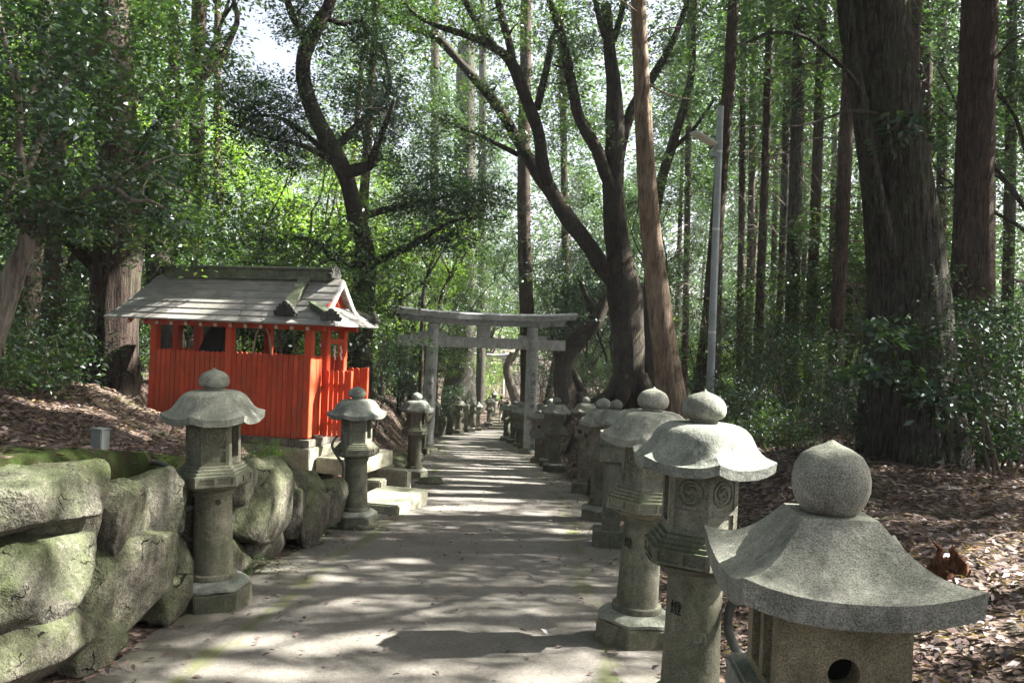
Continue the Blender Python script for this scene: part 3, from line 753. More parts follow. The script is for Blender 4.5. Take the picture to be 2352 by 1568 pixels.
# ------------------------------------------------------------------ red shrine
HUT = thing('roadside_shrine', 'small vermilion wooden shrine with a grey plank roof beside the path', 'shrine', (HX, HY, -.045), HTH)
L, D, ZF, ZE, ZR = 2.714, 1.10, 1.215, 1.617, 2.40
OF, OL, OR_ = .22, .80, .52
gz = -.33 + .045
mb = MB(); mb.box((-L / 2 - .02, D / 2 + .05, (gz - .25 - .16) / 2), (L + .34, D + .42, abs(gz - .25) - .16)); mb.box((.52, D / 2 + .1, (gz - .25 - .30) / 2), (.70, D + .2, abs(gz - .25) - .30)); mb.build('plinth', M_PLINTH, HUT, bevel=.012)
mb = MB(); mb.box((-L / 2 - .02, D / 2 + .05, -.10), (L + .26, D + .34, .115)); mb.build('sill_beam', M_WOODG, HUT, bevel=.01)
posts = [(-L, 0), (-L / 2, 0), (0, 0), (-L, D), (-L / 2, D), (0, D), (.05, D * .38), (-L, D * .5)]
for x, y in posts:
    MB().box((x, y, (ZE + .12 - .04) / 2 - .0), (.115, .115, ZE + .12 + .0)).build('post', M_RED, HUT, bevel=.006)
def fence(x0, y0, x1, y1, z0, z1, name='fence_panel', gap=.012, wdt=.088, y_off=-.035):
    mb = MB(); v = Vector((x1 - x0, y1 - y0, 0)); n = max(1, round(v.length / wdt)); a = math.atan2(v.y, v.x)
    for i in range(n):
        c = Vector((x0, y0, 0)) + v * ((i + .5) / n); wd = v.length / n - gap; M = Matrix.Translation(c) @ Matrix.Rotation(a, 4, 'Z')
        h = z1 - z0; k = wd / 2; top = .022
        dz = random.uniform(-.006, .006)
        pr = [(-k, z0), (k, z0), (k, z1 - top + dz), (k * .6, z1 - .005 + dz), (0, z1 + dz), (-k * .6, z1 - .005 + dz), (-k, z1 - top + dz)]
        vs = [(x, y_off - .01, z) for x, z in pr] + [(x, y_off + .01, z) for x, z in pr]
        m = len(pr); fs = [tuple(range(m)), tuple(range(2 * m - 1, m - 1, -1))] + [(j, j + m, (j + 1) % m + m, (j + 1) % m) for j in range(m)]
        mb.add(vs, fs, M)
    for z in (z0 + .2, z1 - .22): mb.box((0, y_off + .03, z), (v.length, .03, .06), M=Matrix.Translation((Vector((x0, y0, 0)) + v / 2)) @ Matrix.Rotation(a, 4, 'Z'))
    mb.build(name, M_RED, HUT)
fence(-L + .06, 0, -L / 2 - .06, 0, -.045, ZF); fence(-L / 2 + .06, 0, -.06, 0, -.045, ZF)
fence(-L + .06, D, -L / 2 - .06, D, .0, ZF - .03, y_off=.035); fence(-L / 2 + .06, D, -.06, D, .0, ZF - .03, y_off=.035)
fence(-L, D - .06, -L, .06, .0, ZF); fence(0, .06, .0, .34, .0, ZF)
fence(.10, .36, .50, .36, -.02, 1.0, wdt=.08, gap=.022); fence(.12, D + .02, .42, D + .02, -.02, 1.02, wdt=.10)
for x, y, h in ((.52, .345, 1.02), (.44, D + .0, 1.05)): MB().box((x, y, h / 2 - .02), (.06, .06, h)).build('fence_post', M_RED, HUT, bevel=.004)
mb = MB()
for y in (0, D): mb.box((-L / 2, y, ZE + .045), (L + .5, .10, .13))
for x in (-L, -L / 2, 0): mb.box((x, D / 2, ZE + .044), (.10, D + .2, .12))
mb.box((.05, D * .62, ZE - .18), (.07, D * .55, .07)); mb.build('beams', M_RED, HUT, bevel=.006)
mb = MB()
for i in range(13):
    x = -L - .38 + i * (L + .42) / 12
    for sy in (-1, 1):
        y0 = -OF + .07 if sy < 0 else D + OF - .07; y1 = D / 2
        q0 = Vector((x, y0, ZE + .012)); q1 = Vector((x, y1, ZR - .10))
        d = (q1 - q0); a = math.atan2(d.z, d.y)
        mb.box((0, 0, 0), (.05, d.length, .055), M=Matrix.Translation((q0 + q1) / 2) @ Matrix.Rotation(a, 4, 'X'))
raf = mb.build('rafters', M_RED, HUT)
mb = MB()
for i in range(13): mb.box((-L - .38 + i * (L + .42) / 12, -OF + .058, ZE + .01), (.052, .008, .057))
mb.build('rafter_tips', M_WOODP, raf)
def prof(t):
    """front slope: t = 0 at the ridge, 1 at the eave"""
    return D / 2 - t * (D / 2 + OF), ZR - (ZR - ZE - .05) * (t + .05 * math.sin(PI * t))
def slope(mb, side):
    n = 7
    for i in range(n):
        t0, t1 = i / n - .02, (i + 1) / n
        rows = []
        for t, dz in ((max(0, t0), .012), (t1, .034)):
            y, z = prof(t)
            if side > 0: y = D - y
            xl = -3.12 + (-L - OL + 3.12) * t
            xr = .24 if t < .56 else .12 + (OR_ - .12) * ((t - .56) / .44) ** .9
            if t >= .99: xr = OR_
            rows.append((xl, xr, y, z + dz))
        m = 10
        for j in range(m):          # planks butt end to end along the course
            a, b = j / m, (j + 1) / m - .0015
            if j % 5 == (i * 2) % 5: b -= .0015
            (l0, r0, y0, z0), (l1, r1, y1, z1) = rows
            wz = .03 * max(0, (a - .85) / .15) * (i / n) ** 2 * 0
            P0 = [(l0 + (r0 - l0) * a, y0, z0), (l0 + (r0 - l0) * b, y0, z0), (l1 + (r1 - l1) * b, y1, z1), (l1 + (r1 - l1) * a, y1, z1)]
            P1 = [(x, y, z - .026) for x, y, z in P0]
            fs = [(0, 3, 2, 1), (4, 5, 6, 7), (0, 1, 5, 4), (1, 2, 6, 5), (2, 3, 7, 6), (3, 0, 4, 7)]
            if side < 0: fs = [f[::-1] for f in fs]
            mb.add(P0 + P1, fs)
mb = MB(); slope(mb, -1); slope(mb, 1)
# hip skirt on the path side
y0, z0 = prof(.56); y1, z1 = prof(1.0)
for i in range(3):
    a, b = i / 3, (i + 1) / 3
    def row(q, dz):
        yy = y0 + (y1 - y0) * q; zz = z0 + (z1 - z0) * q + dz; xx = .12 + (OR_ - .12) * q
        return [(xx, yy, zz), (xx, D - yy, zz)]
    P = row(a - .05 if i else 0, .012) + row(b, .036)[::-1]
    mb.add(P + [(x, y, z - .028) for x, y, z in P], [(0, 3, 2, 1), (4, 5, 6, 7), (0, 1, 5, 4), (1, 2, 6, 5), (2, 3, 7, 6), (3, 0, 4, 7)])
RF = mb.build('roof', M_ROOF, HUT)
# boarding under the roof, gable wall and barge boards
mb = MB()
yg, zg = prof(.56)
mb.add([(.10, yg, zg), (.10, D - yg, zg), (.10, D / 2, ZR - .04)], [(0, 1, 2)]); mb.add([(.06, yg, zg), (.06, D - yg, zg), (.06, D / 2, ZR - .04)], [(0, 2, 1)])
mb.build('gable_wall', M_RED, RF)
mb = MB()
for sy in (-1, 1):
    for t0, t1 in ((0, .30), (.28, .60)):
        ya, za = prof(t0); yb, zb = prof(t1)
        if sy > 0: ya, yb = D - ya, D - yb
        e = .09
        vs = [(.235, ya, za - .01), (.235, yb, zb - .01), (.235, yb, zb - e - .01), (.235, ya, za - e - .01)]
        mb.add(vs + [(x + .025, y, z) for x, y, z in vs], [(0, 1, 2, 3), (7, 6, 5, 4), (0, 4, 5, 1), (1, 5, 6, 2), (2, 6, 7, 3), (3, 7, 4, 0)])
mb.build('barge_board', M_WHITE, RF)
mb = MB(); mb.box((-1.44, D / 2, ZR + .06), (3.02, .20, .16)); mb.box((-1.44, D / 2, ZR + .155), (3.10, .27, .028)); RG = mb.build('main_ridge', M_RIDGE, RF, bevel=.006)
mb = MB(); mb.box((-1.44, D / 2, ZR + .178), (3.08, .16, .018)); mb.build('ridge_cap', M_ROOF, RG)
def ridge_piece(p, q, w, h, name):
    mb = MB(); p, q = Vector(p), Vector(q); mid = (p + q) / 2; d = (q - p)
    Mx = Matrix.Translation(mid) @ d.to_track_quat('X', 'Z').to_matrix().to_4x4()
    mb.box((0, 0, h / 2), (d.length, w, h), M=Mx); mb.box((0, 0, h + .008), (d.length + .02, w + .05, .02), M=Mx); mb.build(name, M_RIDGE, RF, bevel=.004)
def ornament(p, rz, s=1.0):
    mb = MB(); Mx = Matrix.Translation(p) @ Matrix.Rotation(rz, 4, 'Z') @ Matrix.Scale(s, 4)
    mb.box((0, 0, .02), (.34, .07, .05), M=Mx); mb.box((0, 0, .065), (.26, .065, .05), M=Mx); mb.box((0, 0, .11), (.18, .06, .05), M=Mx)
    def roll(x, z, r): mb.lathe([(.001, -.04), (r * .8, -.04), (r, -.03), (r, .03), (r * .8, .04), (.001, .04)], 14, M=Mx @ Matrix.Translation((x, 0, z)) @ Matrix.Rotation(PI / 2, 4, 'X'))
    for sx in (-1, 1): roll(sx * .155, .045, .035); roll(sx * .115, .10, .032); roll(sx * .075, .15, .028)
    roll(0, .165, .058); mb.build('ridge_ornament', M_TILE, RF, smooth=40)
for sy in (-1, 1):
    f = (lambda y: y) if sy < 0 else (lambda y: D - y)
    ya, za = prof(.08); yb, zb = prof(.80)
    ridge_piece((-.36, f(ya), za + .02), (-.36, f(yb), zb + .03), .13, .09, 'descending_ridge'); ornament(Vector((-.36, f(yb - .05), zb + .02)), 0)
    ya, za = prof(.60); yb, zb = prof(.93)
    ridge_piece((-.06, f(ya), za + .03), (OR_ - .12, f(yb), zb + .06), .08, .075, 'corner_ridge'); ornament(Vector((OR_ - .09, f(yb - .02), zb + .04)), R(28) * (-sy), .85)
for x in (-2.98, .08): 
    ornament(Vector((x, D / 2, ZR + .03)), PI / 2, .95)
# paper streamers and the dark trunk kept in the shrine
def world(lx, ly, lz):
    return HUT.location + Matrix.Rotation(HTH, 3, 'Z') @ Vector((lx, ly, lz))
q = world(.14, D * .55, 0)
def streamer(dx):
    mb = MB(); x = 0
    for i in range(4):
        mb.add([(x - .022, -.002, -.07 * i), (x + .022, -.002, -.07 * i), (x + .032, -.002, -.07 * i - .085), (x - .012, -.002, -.07 * i - .085)], [(0, 1, 2, 3)])
        mb.add([(x - .022, .002, -.07 * i), (x + .022, .002, -.07 * i), (x + .032, .002, -.07 * i - .085), (x - .012, .002, -.07 * i - .085)], [(3, 2, 1, 0)])
        x += .022 * (1 if i % 2 == 0 else -1)
    o = mb.build('paper_streamer', M_PAPER); o.location = q + Vector((dx, dx * .4, 1.37)); o.rotation_euler = (0, 0, R(-12)); o.scale = (.6, .6, .75); return o
tag(streamer(-.03), 'white zigzag paper streamer hanging in the shrine entrance, left one', 'paper streamer', 'paper streamers in the shrine entrance')
tag(streamer(.06), 'white zigzag paper streamer hanging in the shrine entrance, right one', 'paper streamer', 'paper streamers in the shrine entrance')
c = world(-1.95, .58, 0)
o = boulder('old_stump', c + Vector((0, 0, .82)), (.40, .30, .95), 5, None, ((1, 0, 0), (0, -1, 0), (0, 0, 1)), mat=NT('blackened_wood').bsdf((.018, .015, .013), .95), ex=2.4, lvl=3)
tag(o, 'black old trunk standing under the roof inside the red shrine', 'old trunk')
mb = MB(); q0, q1 = world(-1.28, .55, 0), world(-1.05, .62, 0)
mb.tube([q0 + Vector((-.05, 0, 1.1)), q0 + Vector((.02, 0, 1.5)), (q0 + q1) / 2 + Vector((0, 0, 1.72)), q1 + Vector((-.02, 0, 1.5)), q1 + Vector((.05, 0, 1.05))], [.018] * 5, 8)
tag(mb.build('straw_rope', M_WOODP, smooth=60), 'pale rope looped under the shrine roof', 'rope')

# stone steps and blocks between path and shrine
def block(px, py, Y, sx, sy, sz, rz, label, mat=M_PLINTH, lift=0):
    p = at(px, py, Y); o = MB().box((0, 0, sz / 2 - .06), (sx, sy, sz + .12)).build('stone_block', mat, bevel=.02)
    o.location = (p.x, p.y, gh(p.x, p.y) + lift); o.rotation_euler.z = rz
    return tag(o, label, 'stone block')
block(893, 1165, 12.3, .78, 1.35, .20, R(-12), 'low flat step of pale stone beside the path, at the shrine entrance')
block(852, 1150, 13.0, .40, .30, .36, R(-10), 'dark block at the left end of the flat entrance step')
block(905, 1098, 14.6, .55, .30, .40, R(-10), 'square block on the far side of the flat entrance step')
block(868, 1090, 15.0, .40, .6, .42, R(-12), 'upright slab behind the flat entrance step')
for k, (px, py, Y, s, lab) in enumerate([(880, 1062, 16.0, (.42, .3, .22), 'white sunlit boulder beside the shrine entrance steps'), (905, 1045, 17.5, (.35, .3, .3), 'grey boulder between the shrine steps and the next lantern'),
        (893, 1018, 19.5, (.5, .35, .2), 'flat sunlit boulder higher on the bank past the shrine'), (925, 1000, 21.5, (.5, .4, .2), 'mossy flat boulder on the bank near the left gate pillar')]):
    p = at(px, py, Y); tag(boulder('rock', Vector((p.x, p.y, gh(p.x, p.y) + s[2] * .4)), s, 120 + k, None, ((1, 0, 0), (0, -1, 0), (0, 0, 1)), lvl=3), lab, 'rock')
for k, (px, Y, hh, lab) in enumerate([(1012, 39.8, 1.25, 'rough upright stone slab in the far left row, left of the pair'), (1030, 41.2, 1.3, 'rough upright stone slab in the far left row, right of the pair')]):
    p = at(px, 1000, Y); tag(boulder('standing_stone', Vector((p.x, p.y, gh(p.x, p.y) + hh * .42)), (.27, .2, hh * .55), 140 + k, None, ((1, 0, 0), (0, -1, 0), (0, 0, 1)), lvl=3), lab, 'standing stone', 'rough standing stones')
# kerb rocks on the right side
for k, (px, py, Y, s) in enumerate([(1322, 1118, 17.6, (.22, .3, .22)), (1338, 1135, 16.9, (.2, .28, .2)), (1300, 1098, 19.4, (.2, .3, .2))]):
    p = gnd(px, py); tag(boulder('kerb_rock', Vector((p.x + .25, p.y, gh(p.x, p.y) + .1)), s, 160 + k, None, ((1, 0, 0), (0, -1, 0), (0, 0, 1)), lvl=3),
                         'mossy kerb rock right of the path, ' + ('middle of three', 'nearest of three', 'farthest of three')[k], 'rock', 'mossy kerb rocks')

# ------------------------------------------------------------------ lamp pole, conduits, pegs, box
b = at(1631, 905, 16.7); zt = at(1655, 248, 16.7); zg = gh(b.x, b.y)
LPOLE = thing('lamp_pole', 'blue-grey steel lamp pole with a small flat floodlight', 'lamp pole', (b.x, b.y, zg))
off = Vector((zt.x - b.x, 0, zt.z - zg)); base = Vector((0, 0, 0))
mb = MB(); k = [i / 10 for i in range(11)]
mb.tube([off * q for q in k], [.082 - .016 * q for q in k], 20); mb.tube([off * 1.0, off * 1.004], [.07, .07], 20); mb.build('pole', M_STEEL, LPOLE, smooth=40)
mb = MB()
for q in (.30, .62, .86): mb.tube([off * q, off * (q + .008)], [.083 - .016 * q, .083 - .016 * q], 20)
mb.build('bands', M_LAMP, LPOLE, smooth=40)
lp = at(1640, 332, 16.7) - Vector((b.x, b.y, zg)); lq = at(1592, 303, 16.5) - Vector((b.x, b.y, zg))
d = lq - lp; Mx = Matrix.Translation((lp + lq) / 2) @ d.to_track_quat('X', 'Z').to_matrix().to_4x4()
LMP = MB().box((0, 0, 0), (d.length, .26, .045), M=Mx).build('floodlight', M_LAMP, LPOLE, bevel=.012)
MB().box((0, 0, -.028), (d.length * .85, .21, .012), M=Mx).build('lens', M_WHITE, LMP)
mb = MB(); mb.tube([lp, lp + Vector((.03, 0, -.22)), lp + Vector((.10, 0, -.26))], [.02] * 3, 8); mb.box(lp + Vector((.0, 0, -.2)), (.14, .12, .10)); mb.build('bracket', M_STEEL, LPOLE, smooth=40)

def conduit(pts, r, label, ribs=False, mat=M_CABLE):
    P, rr = catmull(pts, [r] * len(pts), 10)
    if ribs:
        P2, r2 = catmull(pts, [r] * len(pts), 40); P, rr = P2, [r * (1.12 if i % 2 else .92) for i in range(len(P2))]
    mb = MB(); mb.tube(P, rr, 10); return tag(mb.build('conduit', mat, smooth=60), label, 'cable conduit')
conduit([at(x, y, Y) for x, y, Y in [(245, 1050, 6.9), (300, 1056, 6.7), (365, 1064, 6.4), (393, 1080, 6.2), (402, 1115, 6.1), (405, 1150, 6.1), (420, 1168, 6.15), (440, 1165, 6.2)]], .022, 'grey conduit lying over the wall top and hooking down behind the nearest left lantern')
conduit([at(x, y, Y) for x, y, Y in [(700, 1085, 9.9), (735, 1105, 10.1), (765, 1120, 10.2), (785, 1105, 10.25), (788, 1070, 10.25), (770, 1040, 10.2), (763, 1020, 10.2), (775, 1000, 10.25)]], .016, 'thin grey cable looping around the lantern by the shrine steps')
conduit([at(x, y, Y) for x, y, Y in [(1712, 1362, 4.05), (1690, 1372, 4.0), (1676, 1400, 3.95), (1672, 1440, 3.9), (1690, 1490, 3.8), (1722, 1520, 3.6), (1745, 1530, 3.5)]], .020, 'ribbed grey conduit curving between the sunlit lantern and the granite lantern', True)
conduit([at(x, y, Y) for x, y, Y in [(1290, 1055, 20.3), (1297, 1072, 20.1), (1318, 1080, 19.9), (1360, 1082, 19.8)]], .016, 'thin dark cable on the ground right of the broad-roofed lantern')
def peg(px, py, Y, w, h, label, nm='marker_post', cat='marker post', mat=M_WHITE):
    p = at(px, py, Y); p.z = gh(p.x, p.y) if nm == 'marker_post' else p.z
    t = thing(nm, label, cat, p, R(-12)); MB().box((0, 0, h / 2 - .1), (w, w, h + .2)).build('shaft', mat, t, bevel=.004); MB().box((0, 0, h + .008), (w * 1.15, w * 1.15, .018)).build('cap', mat, t, bevel=.004)
peg(653, 1076, 8.9, .075, .13, 'short white marker post on the wall top before the shrine')
peg(1336, 1062, 18.0, .10, .28, 'white marker post on the right bank behind the kerb rocks')
p = at(229, 1036, 6.4)
bx = thing('junction_box', 'small grey junction box on a stake in the leafy left bank', 'junction box', (p.x, p.y, gh(p.x, p.y)), R(-20)); zz = p.z - gh(p.x, p.y)
MB().box((0, 0, zz + .085), (.11, .09, .17)).build('housing', M_BOXG, bx, bevel=.006); MB().box((0, 0, zz + .174), (.122, .102, .012)).build('lid', M_BOXG, bx, bevel=.003); MB().box((0, .02, zz / 2 - .1), (.035, .03, zz + .2)).build('stake', M_WOODG, bx)
# ------------------------------------------------------------------ leaves
def leaves_mesh(name, C, A, Nn, Ln, Wd, fold=.25):
    """C centres, A axis (unit), Nn normals, Ln length, Wd width -> one mesh of folded leaf blades"""
    A = A / np.linalg.norm(A, axis=1, keepdims=True)
    S = np.cross(A, Nn); S /= np.maximum(1e-6, np.linalg.norm(S, axis=1, keepdims=True)); U = np.cross(S, A)
    Ln = Ln[:, None]; Wd = Wd[:, None]
    V = np.stack([C - A * Ln * .5, C + S * Wd * .5 + U * Wd * fold + A * Ln * .04, C + A * Ln * .5 - U * Ln * .06, C - S * Wd * .5 + U * Wd * fold + A * Ln * .04], 1).reshape(-1, 3)
    n = len(C); me = bpy.data.meshes.new(name)
    me.vertices.add(4 * n); me.vertices.foreach_set('co', V.ravel().astype(np.float32))
    me.loops.add(4 * n); me.loops.foreach_set('vertex_index', np.arange(4 * n, dtype=np.int32))
    me.polygons.add(n); me.polygons.foreach_set('loop_start', np.arange(0, 4 * n, 4, dtype=np.int32))
    me.update(); me.validate(); return me
def spray_leaves(rng, C, rad, per, L, W, flat=.18, tilt=.45, droop=.15):
    """C (n,3) spray centres, rad (n,) disc radii: leaves on loose tilted discs"""
    n = len(C)
    tn = np.stack([rng.normal(0, .28, n), rng.normal(0, .28, n), np.ones(n)], 1); tn /= np.linalg.norm(tn, axis=1, keepdims=True)
    e1 = np.cross(tn, np.array([0, 1, .01])); e1 /= np.linalg.norm(e1, axis=1, keepdims=True); e2 = np.cross(tn, e1)
    rep = np.repeat(np.arange(n), per); m = n * per
    # leaves gather along a few twigs of each spray
    tw = rng.integers(0, 6, m) * (2 * PI / 6) + np.repeat(rng.uniform(0, 6.3, n), per) + rng.normal(0, .22, m)
    q = np.sqrt(rng.uniform(.02, 1, m)); r = q * rad[rep]
    P = C[rep] + e1[rep] * (np.cos(tw) * r)[:, None] + e2[rep] * (np.sin(tw) * r)[:, None] + tn[rep] * (rng.normal(0, flat, m) * rad[rep])[:, None]
    P[:, 2] -= droop * q * q * rad[rep]
    A = e1[rep] * np.cos(tw + rng.normal(0, .7, m))[:, None] + e2[rep] * np.sin(tw + rng.normal(0, .7, m))[:, None] + tn[rep] * rng.normal(-.15, .35, m)[:, None]
    N = tn[rep] + rng.normal(0, tilt, (m, 3))
    s = rng.uniform(.65, 1.3, m)
    return P, A, N, L * s, W * s
def join(*parts): return [np.concatenate(a) for a in zip(*parts)]

HOLES = []  # spots chosen to be sunlit; leaves on their sun rays are cut away
def hole(p, r): HOLES.append((np.array(tuple(p)), r))
for px, py, Y, r in [(1690, 1060, 3.85, .34), (1660, 960, 4.0, .16), (1740, 1085, 4.1, .2), (1690, 1230, 2.5, .12), (830, 960, 10.3, .16), (855, 1000, 10.3, .12), (860, 930, 10.35, .12), (950, 925, 17.2, .2),
        (520, 665, 12.3, .28), (620, 690, 12.2, .22), (430, 690, 12.8, .22), (700, 650, 12.3, .14), (722, 920, 12.4, .2), (770, 900, 12.8, .16), (820, 745, 12.7, .2), (725, 1040, 12.3, .16),
        (110, 1310, 4.5, .2), (60, 1500, 4.3, .14), (612, 1180, 7.7, .14), (700, 1140, 8.6, .14), (728, 1200, 9.2, .14), (280, 680, 14.4, .4), (285, 790, 14.4, .35),
        (230, 915, 10.0, .3), (100, 920, 9.5, .3), (330, 960, 9.5, .25), (400, 640, 30, .6), (1518, 700, 15, .25), (1508, 550, 15, .2), (985, 880, 26.8, .2), (2150, 760, 10, .2), (935, 1130, 13.5, .28), (890, 1160, 12.3, .25), (880, 1060, 16, .3),
        (640, 1530, 4.9, 0)]:
    if r: hole(at(px, py, Y), r * (1.6 if (py < 760 and px in (520, 620, 430, 700)) else 1))
for px, py, r in [(560, 1475, .24), (700, 1490, .22), (860, 1470, .24), (1010, 1460, .16), (470, 1540, .20), (640, 1550, .18), (1200, 1470, .18), (800, 1380, .14), (620, 1405, .12), (950, 1540, .14), (1230, 1560, .18), (1120, 1165, .36), (1010, 1170, .24), (1230, 1180, .22), (930, 1290, .18),
        (1290, 1220, .2), (760, 1330, .15), (1100, 1120, .2), (1180, 1098, .25), (1050, 1080, .2), (1150, 1065, .25), (1080, 1050, .3), (1160, 1035, .3), (1090, 1020, .35), (1120, 1005, .4),
        (2310, 1290, .35), (2290, 1330, .28), (2340, 1250, .3), (2150, 1470, .25), (2200, 1490, .22), (2090, 1450, .18), (2330, 1440, .25), (2100, 1190, .15), (1720, 1490, .14), (1340, 1000, .3), (1350, 940, .3)]:
    hole(gnd(px, py), r * .8)
SUNV = np.array([math.sin(SUN_AZ) * math.cos(SUN_EL), math.cos(SUN_AZ) * math.cos(SUN_EL), math.sin(SUN_EL)])
def keep_mask(C):
    k = np.ones(len(C), bool)
    for p, r in HOLES:
        d = C - p; t = d @ SUNV; dist = np.linalg.norm(d - t[:, None] * SUNV, axis=1)
        k &= ~((t > .5) & (dist < r))
    return k
HROWS = np.random.default_rng(3)
for yy in np.arange(11.5, 49, 1.15):
    c0 = float(lerp_tab(XC, yy)) + HROWS.uniform(-1.0, .9); n_ = HROWS.integers(2, 5)
    for k in range(n_):
        xx = c0 + (k - n_ / 2) * .42; y2 = yy + HROWS.uniform(-.12, .12); hole((xx, y2, gh(xx, y2)), .16 + .004 * yy + HROWS.uniform(0, .1))
for px, py, Y, r in [(700, 380, 31, 2.2), (820, 470, 33, 2.2), (620, 430, 28, 1.8), (900, 560, 36, 1.8), (760, 300, 35, 2.0), (560, 520, 24, 1.0), (480, 560, 17, .8), (1115, 900, 64, 2.5), (960, 830, 26.6, .25), (1232, 900, 27.5, .12)]: hole(at(px, py, Y), r)
HARR = np.array([h[0] for h in HOLES]); HRAD = np.array([h[1] for h in HOLES])
def open_crown(o):
    """cut leaves along sun rays so light falls on chosen spots"""
    m = o.data; root = o.parent
    M = np.array(Matrix.LocRotScale(root.location, root.rotation_euler, root.scale) @ Matrix.LocRotScale(o.location, o.rotation_euler, o.scale))
    V = np.zeros(len(m.vertices) * 3, np.float32); m.vertices.foreach_get('co', V); V = V.reshape(-1, 4, 3)
    C = V.mean(1) @ M[:3, :3].T + M[:3, 3]
    # quick reject by the bounding sphere
    c = C.mean(0); R_ = np.linalg.norm(C - c, axis=1).max(); d = c - HARR; t = d @ SUNV; near = (np.linalg.norm(d - t[:, None] * SUNV, axis=1) < R_ + HRAD) & (t > -R_)
    if not near.any(): return
    k = np.ones(len(C), bool)
    for p, r in zip(HARR[near], HRAD[near]):
        d = C - p; t = d @ SUNV; k &= ~((t > .5) & ((d * d).sum(1) - t * t < r * r))
    if k.all(): return
    W = V[k].reshape(-1, 3); n = k.sum(); me = bpy.data.meshes.new(m.name); me.vertices.add(4 * n); me.vertices.foreach_set('co', W.ravel())
    me.loops.add(4 * n); me.loops.foreach_set('vertex_index', np.arange(4 * n, dtype=np.int32)); me.polygons.add(n); me.polygons.foreach_set('loop_start', np.arange(0, 4 * n, 4, dtype=np.int32)); me.update(); me.validate()
    for mt in m.materials: me.materials.append(mt)
    ms = [(sl_.link, sl_.material) for sl_ in o.material_slots]; o.data = me
    for sl_, (lk, mt) in zip(o.material_slots, ms): sl_.link = lk; sl_.material = mt
# ------------------------------------------------------------------ generic trees (one of each kind, copied)
def leaf_sprays_in(rng, n, fn): return np.array([fn(rng) for _ in range(n)])
def make_cedar(seed, H=19.0, r0=.21, base=.50, dead=26):
    rng = np.random.default_rng(seed); mb = MB()
    lean = rng.normal(0, .012, 2)
    pts = [(lean[0] * H * q + .05 * math.sin(5 * q + seed), lean[1] * H * q, H * q - (.4 if q == 0 else 0)) for q in [i / 12 for i in range(13)]]
    rad = [r0 * (1.35 if i == 0 else 1.0) * (1 - .82 * i / 12) for i in range(13)]
    mb.tube(pts, rad, 12, wob=.12, seed=seed); trunk = mb.mesh('trunk', 60)
    mb = MB()
    for i in range(dead):
        z = H * rng.uniform(.10, base + .1); a = rng.uniform(0, 2 * PI); ln = rng.uniform(.5, 1.7); px = np.interp(z, [p[2] for p in pts], [p[0] for p in pts])
        q = [Vector((px, 0, z))]; d = Vector((math.cos(a), math.sin(a), rng.uniform(-.1, .45)))
        for k in range(1, 4): q.append(q[-1] + d * ln / 3 + Vector((0, 0, -.05 * k * k * ln))); d = (d + Vector(rng.normal(0, .18, 3))).normalized()
        mb.tube(q, [.022, .016, .010, .004], 4)
        for k in range(3):
            s = q[1 + k % 3]; e = s + Vector(rng.normal(0, .25, 3)) * ln; mb.tube([s, (s + e) / 2 + Vector(rng.normal(0, .05, 3)), e], [.008, .006, .002], 3)
    twigs = mb.mesh('dead_branches')
    n = 190; t = rng.uniform(0, 1, n) ** .8; zz = H * (base + (1 - base) * t); rr = (1 - t) ** .8 * 2.3 + .25
    a = rng.uniform(0, 2 * PI, n); q = np.sqrt(rng.uniform(.05, 1, n)) * rr
    C = np.stack([q * np.cos(a) + lean[0] * zz, q * np.sin(a) + lean[1] * zz, zz - .22 * q], 1)
    P = spray_leaves(rng, C, rng.uniform(.45, .85, n), 46, .20, .055, flat=.22, tilt=.7, droop=.6)
    return trunk, twigs, leaves_mesh('crown', *P)
def limb(mb, rng, p, d, ln, r, depth, tips, spread=.6, up=.15):
    pts = [p]; n = 5; dd = d.copy()
    for k in range(n):
        dd = (dd + Vector(rng.normal(0, .16, 3)) + Vector((0, 0, up * .25))).normalized(); pts.append(pts[-1] + dd * ln / n)
    mb.tube(pts, [r * (1 - .55 * k / n) for k in range(n + 1)], 8 if r > .05 else 5, wob=.15, seed=r * 50)
    if depth == 0:
        tips += [pts[-1], pts[-2], pts[-3]]; return
    for k in range(rng.integers(2, 4)):
        q = pts[-1] if k == 0 else pts[rng.integers(2, n + 1)]
        nd = (dd + Vector(rng.normal(0, spread, 3)) + Vector((0, 0, .1))).normalized()
        limb(mb, rng, q, nd, ln * rng.uniform(.55, .8), r * .52, depth - 1, tips, spread, up)
def make_broadleaf(seed, H=11.0, r0=.19, depth=3, L=.115, W=.052, per=30, fork=.3):
    rng = np.random.default_rng(seed); mb = MB(); tips = []
    tl = H * fork; top = Vector((rng.normal(0, .3), rng.normal(0, .3), tl))
    mb.tube([Vector((0, 0, -.4)), Vector((0, 0, .15)), top * .5 + Vector((rng.normal(0, .1), 0, 0)), top], [r0 * 1.45, r0 * 1.1, r0 * .95, r0 * .85], 12, wob=.15, seed=seed)
    for k in range(4):
        a = k * PI / 2 + rng.uniform(0, 1.2); d = Vector((math.cos(a) * .55, math.sin(a) * .55, 1)).normalized()
        limb(mb, rng, top - Vector((0, 0, rng.uniform(0, tl * .25))), d, H * .30, r0 * .5, depth - 1, tips)
    trunk = mb.mesh('trunk', 60)
    T = np.array([tuple(t) for t in tips]); C = np.concatenate([T, T + rng.normal(0, .55, T.shape), T + rng.normal(0, .8, T.shape) - [0, 0, .3]])
    P = spray_leaves(rng, C, rng.uniform(.35, .8, len(C)), per, L, W)
    return trunk, leaves_mesh('crown', *P)
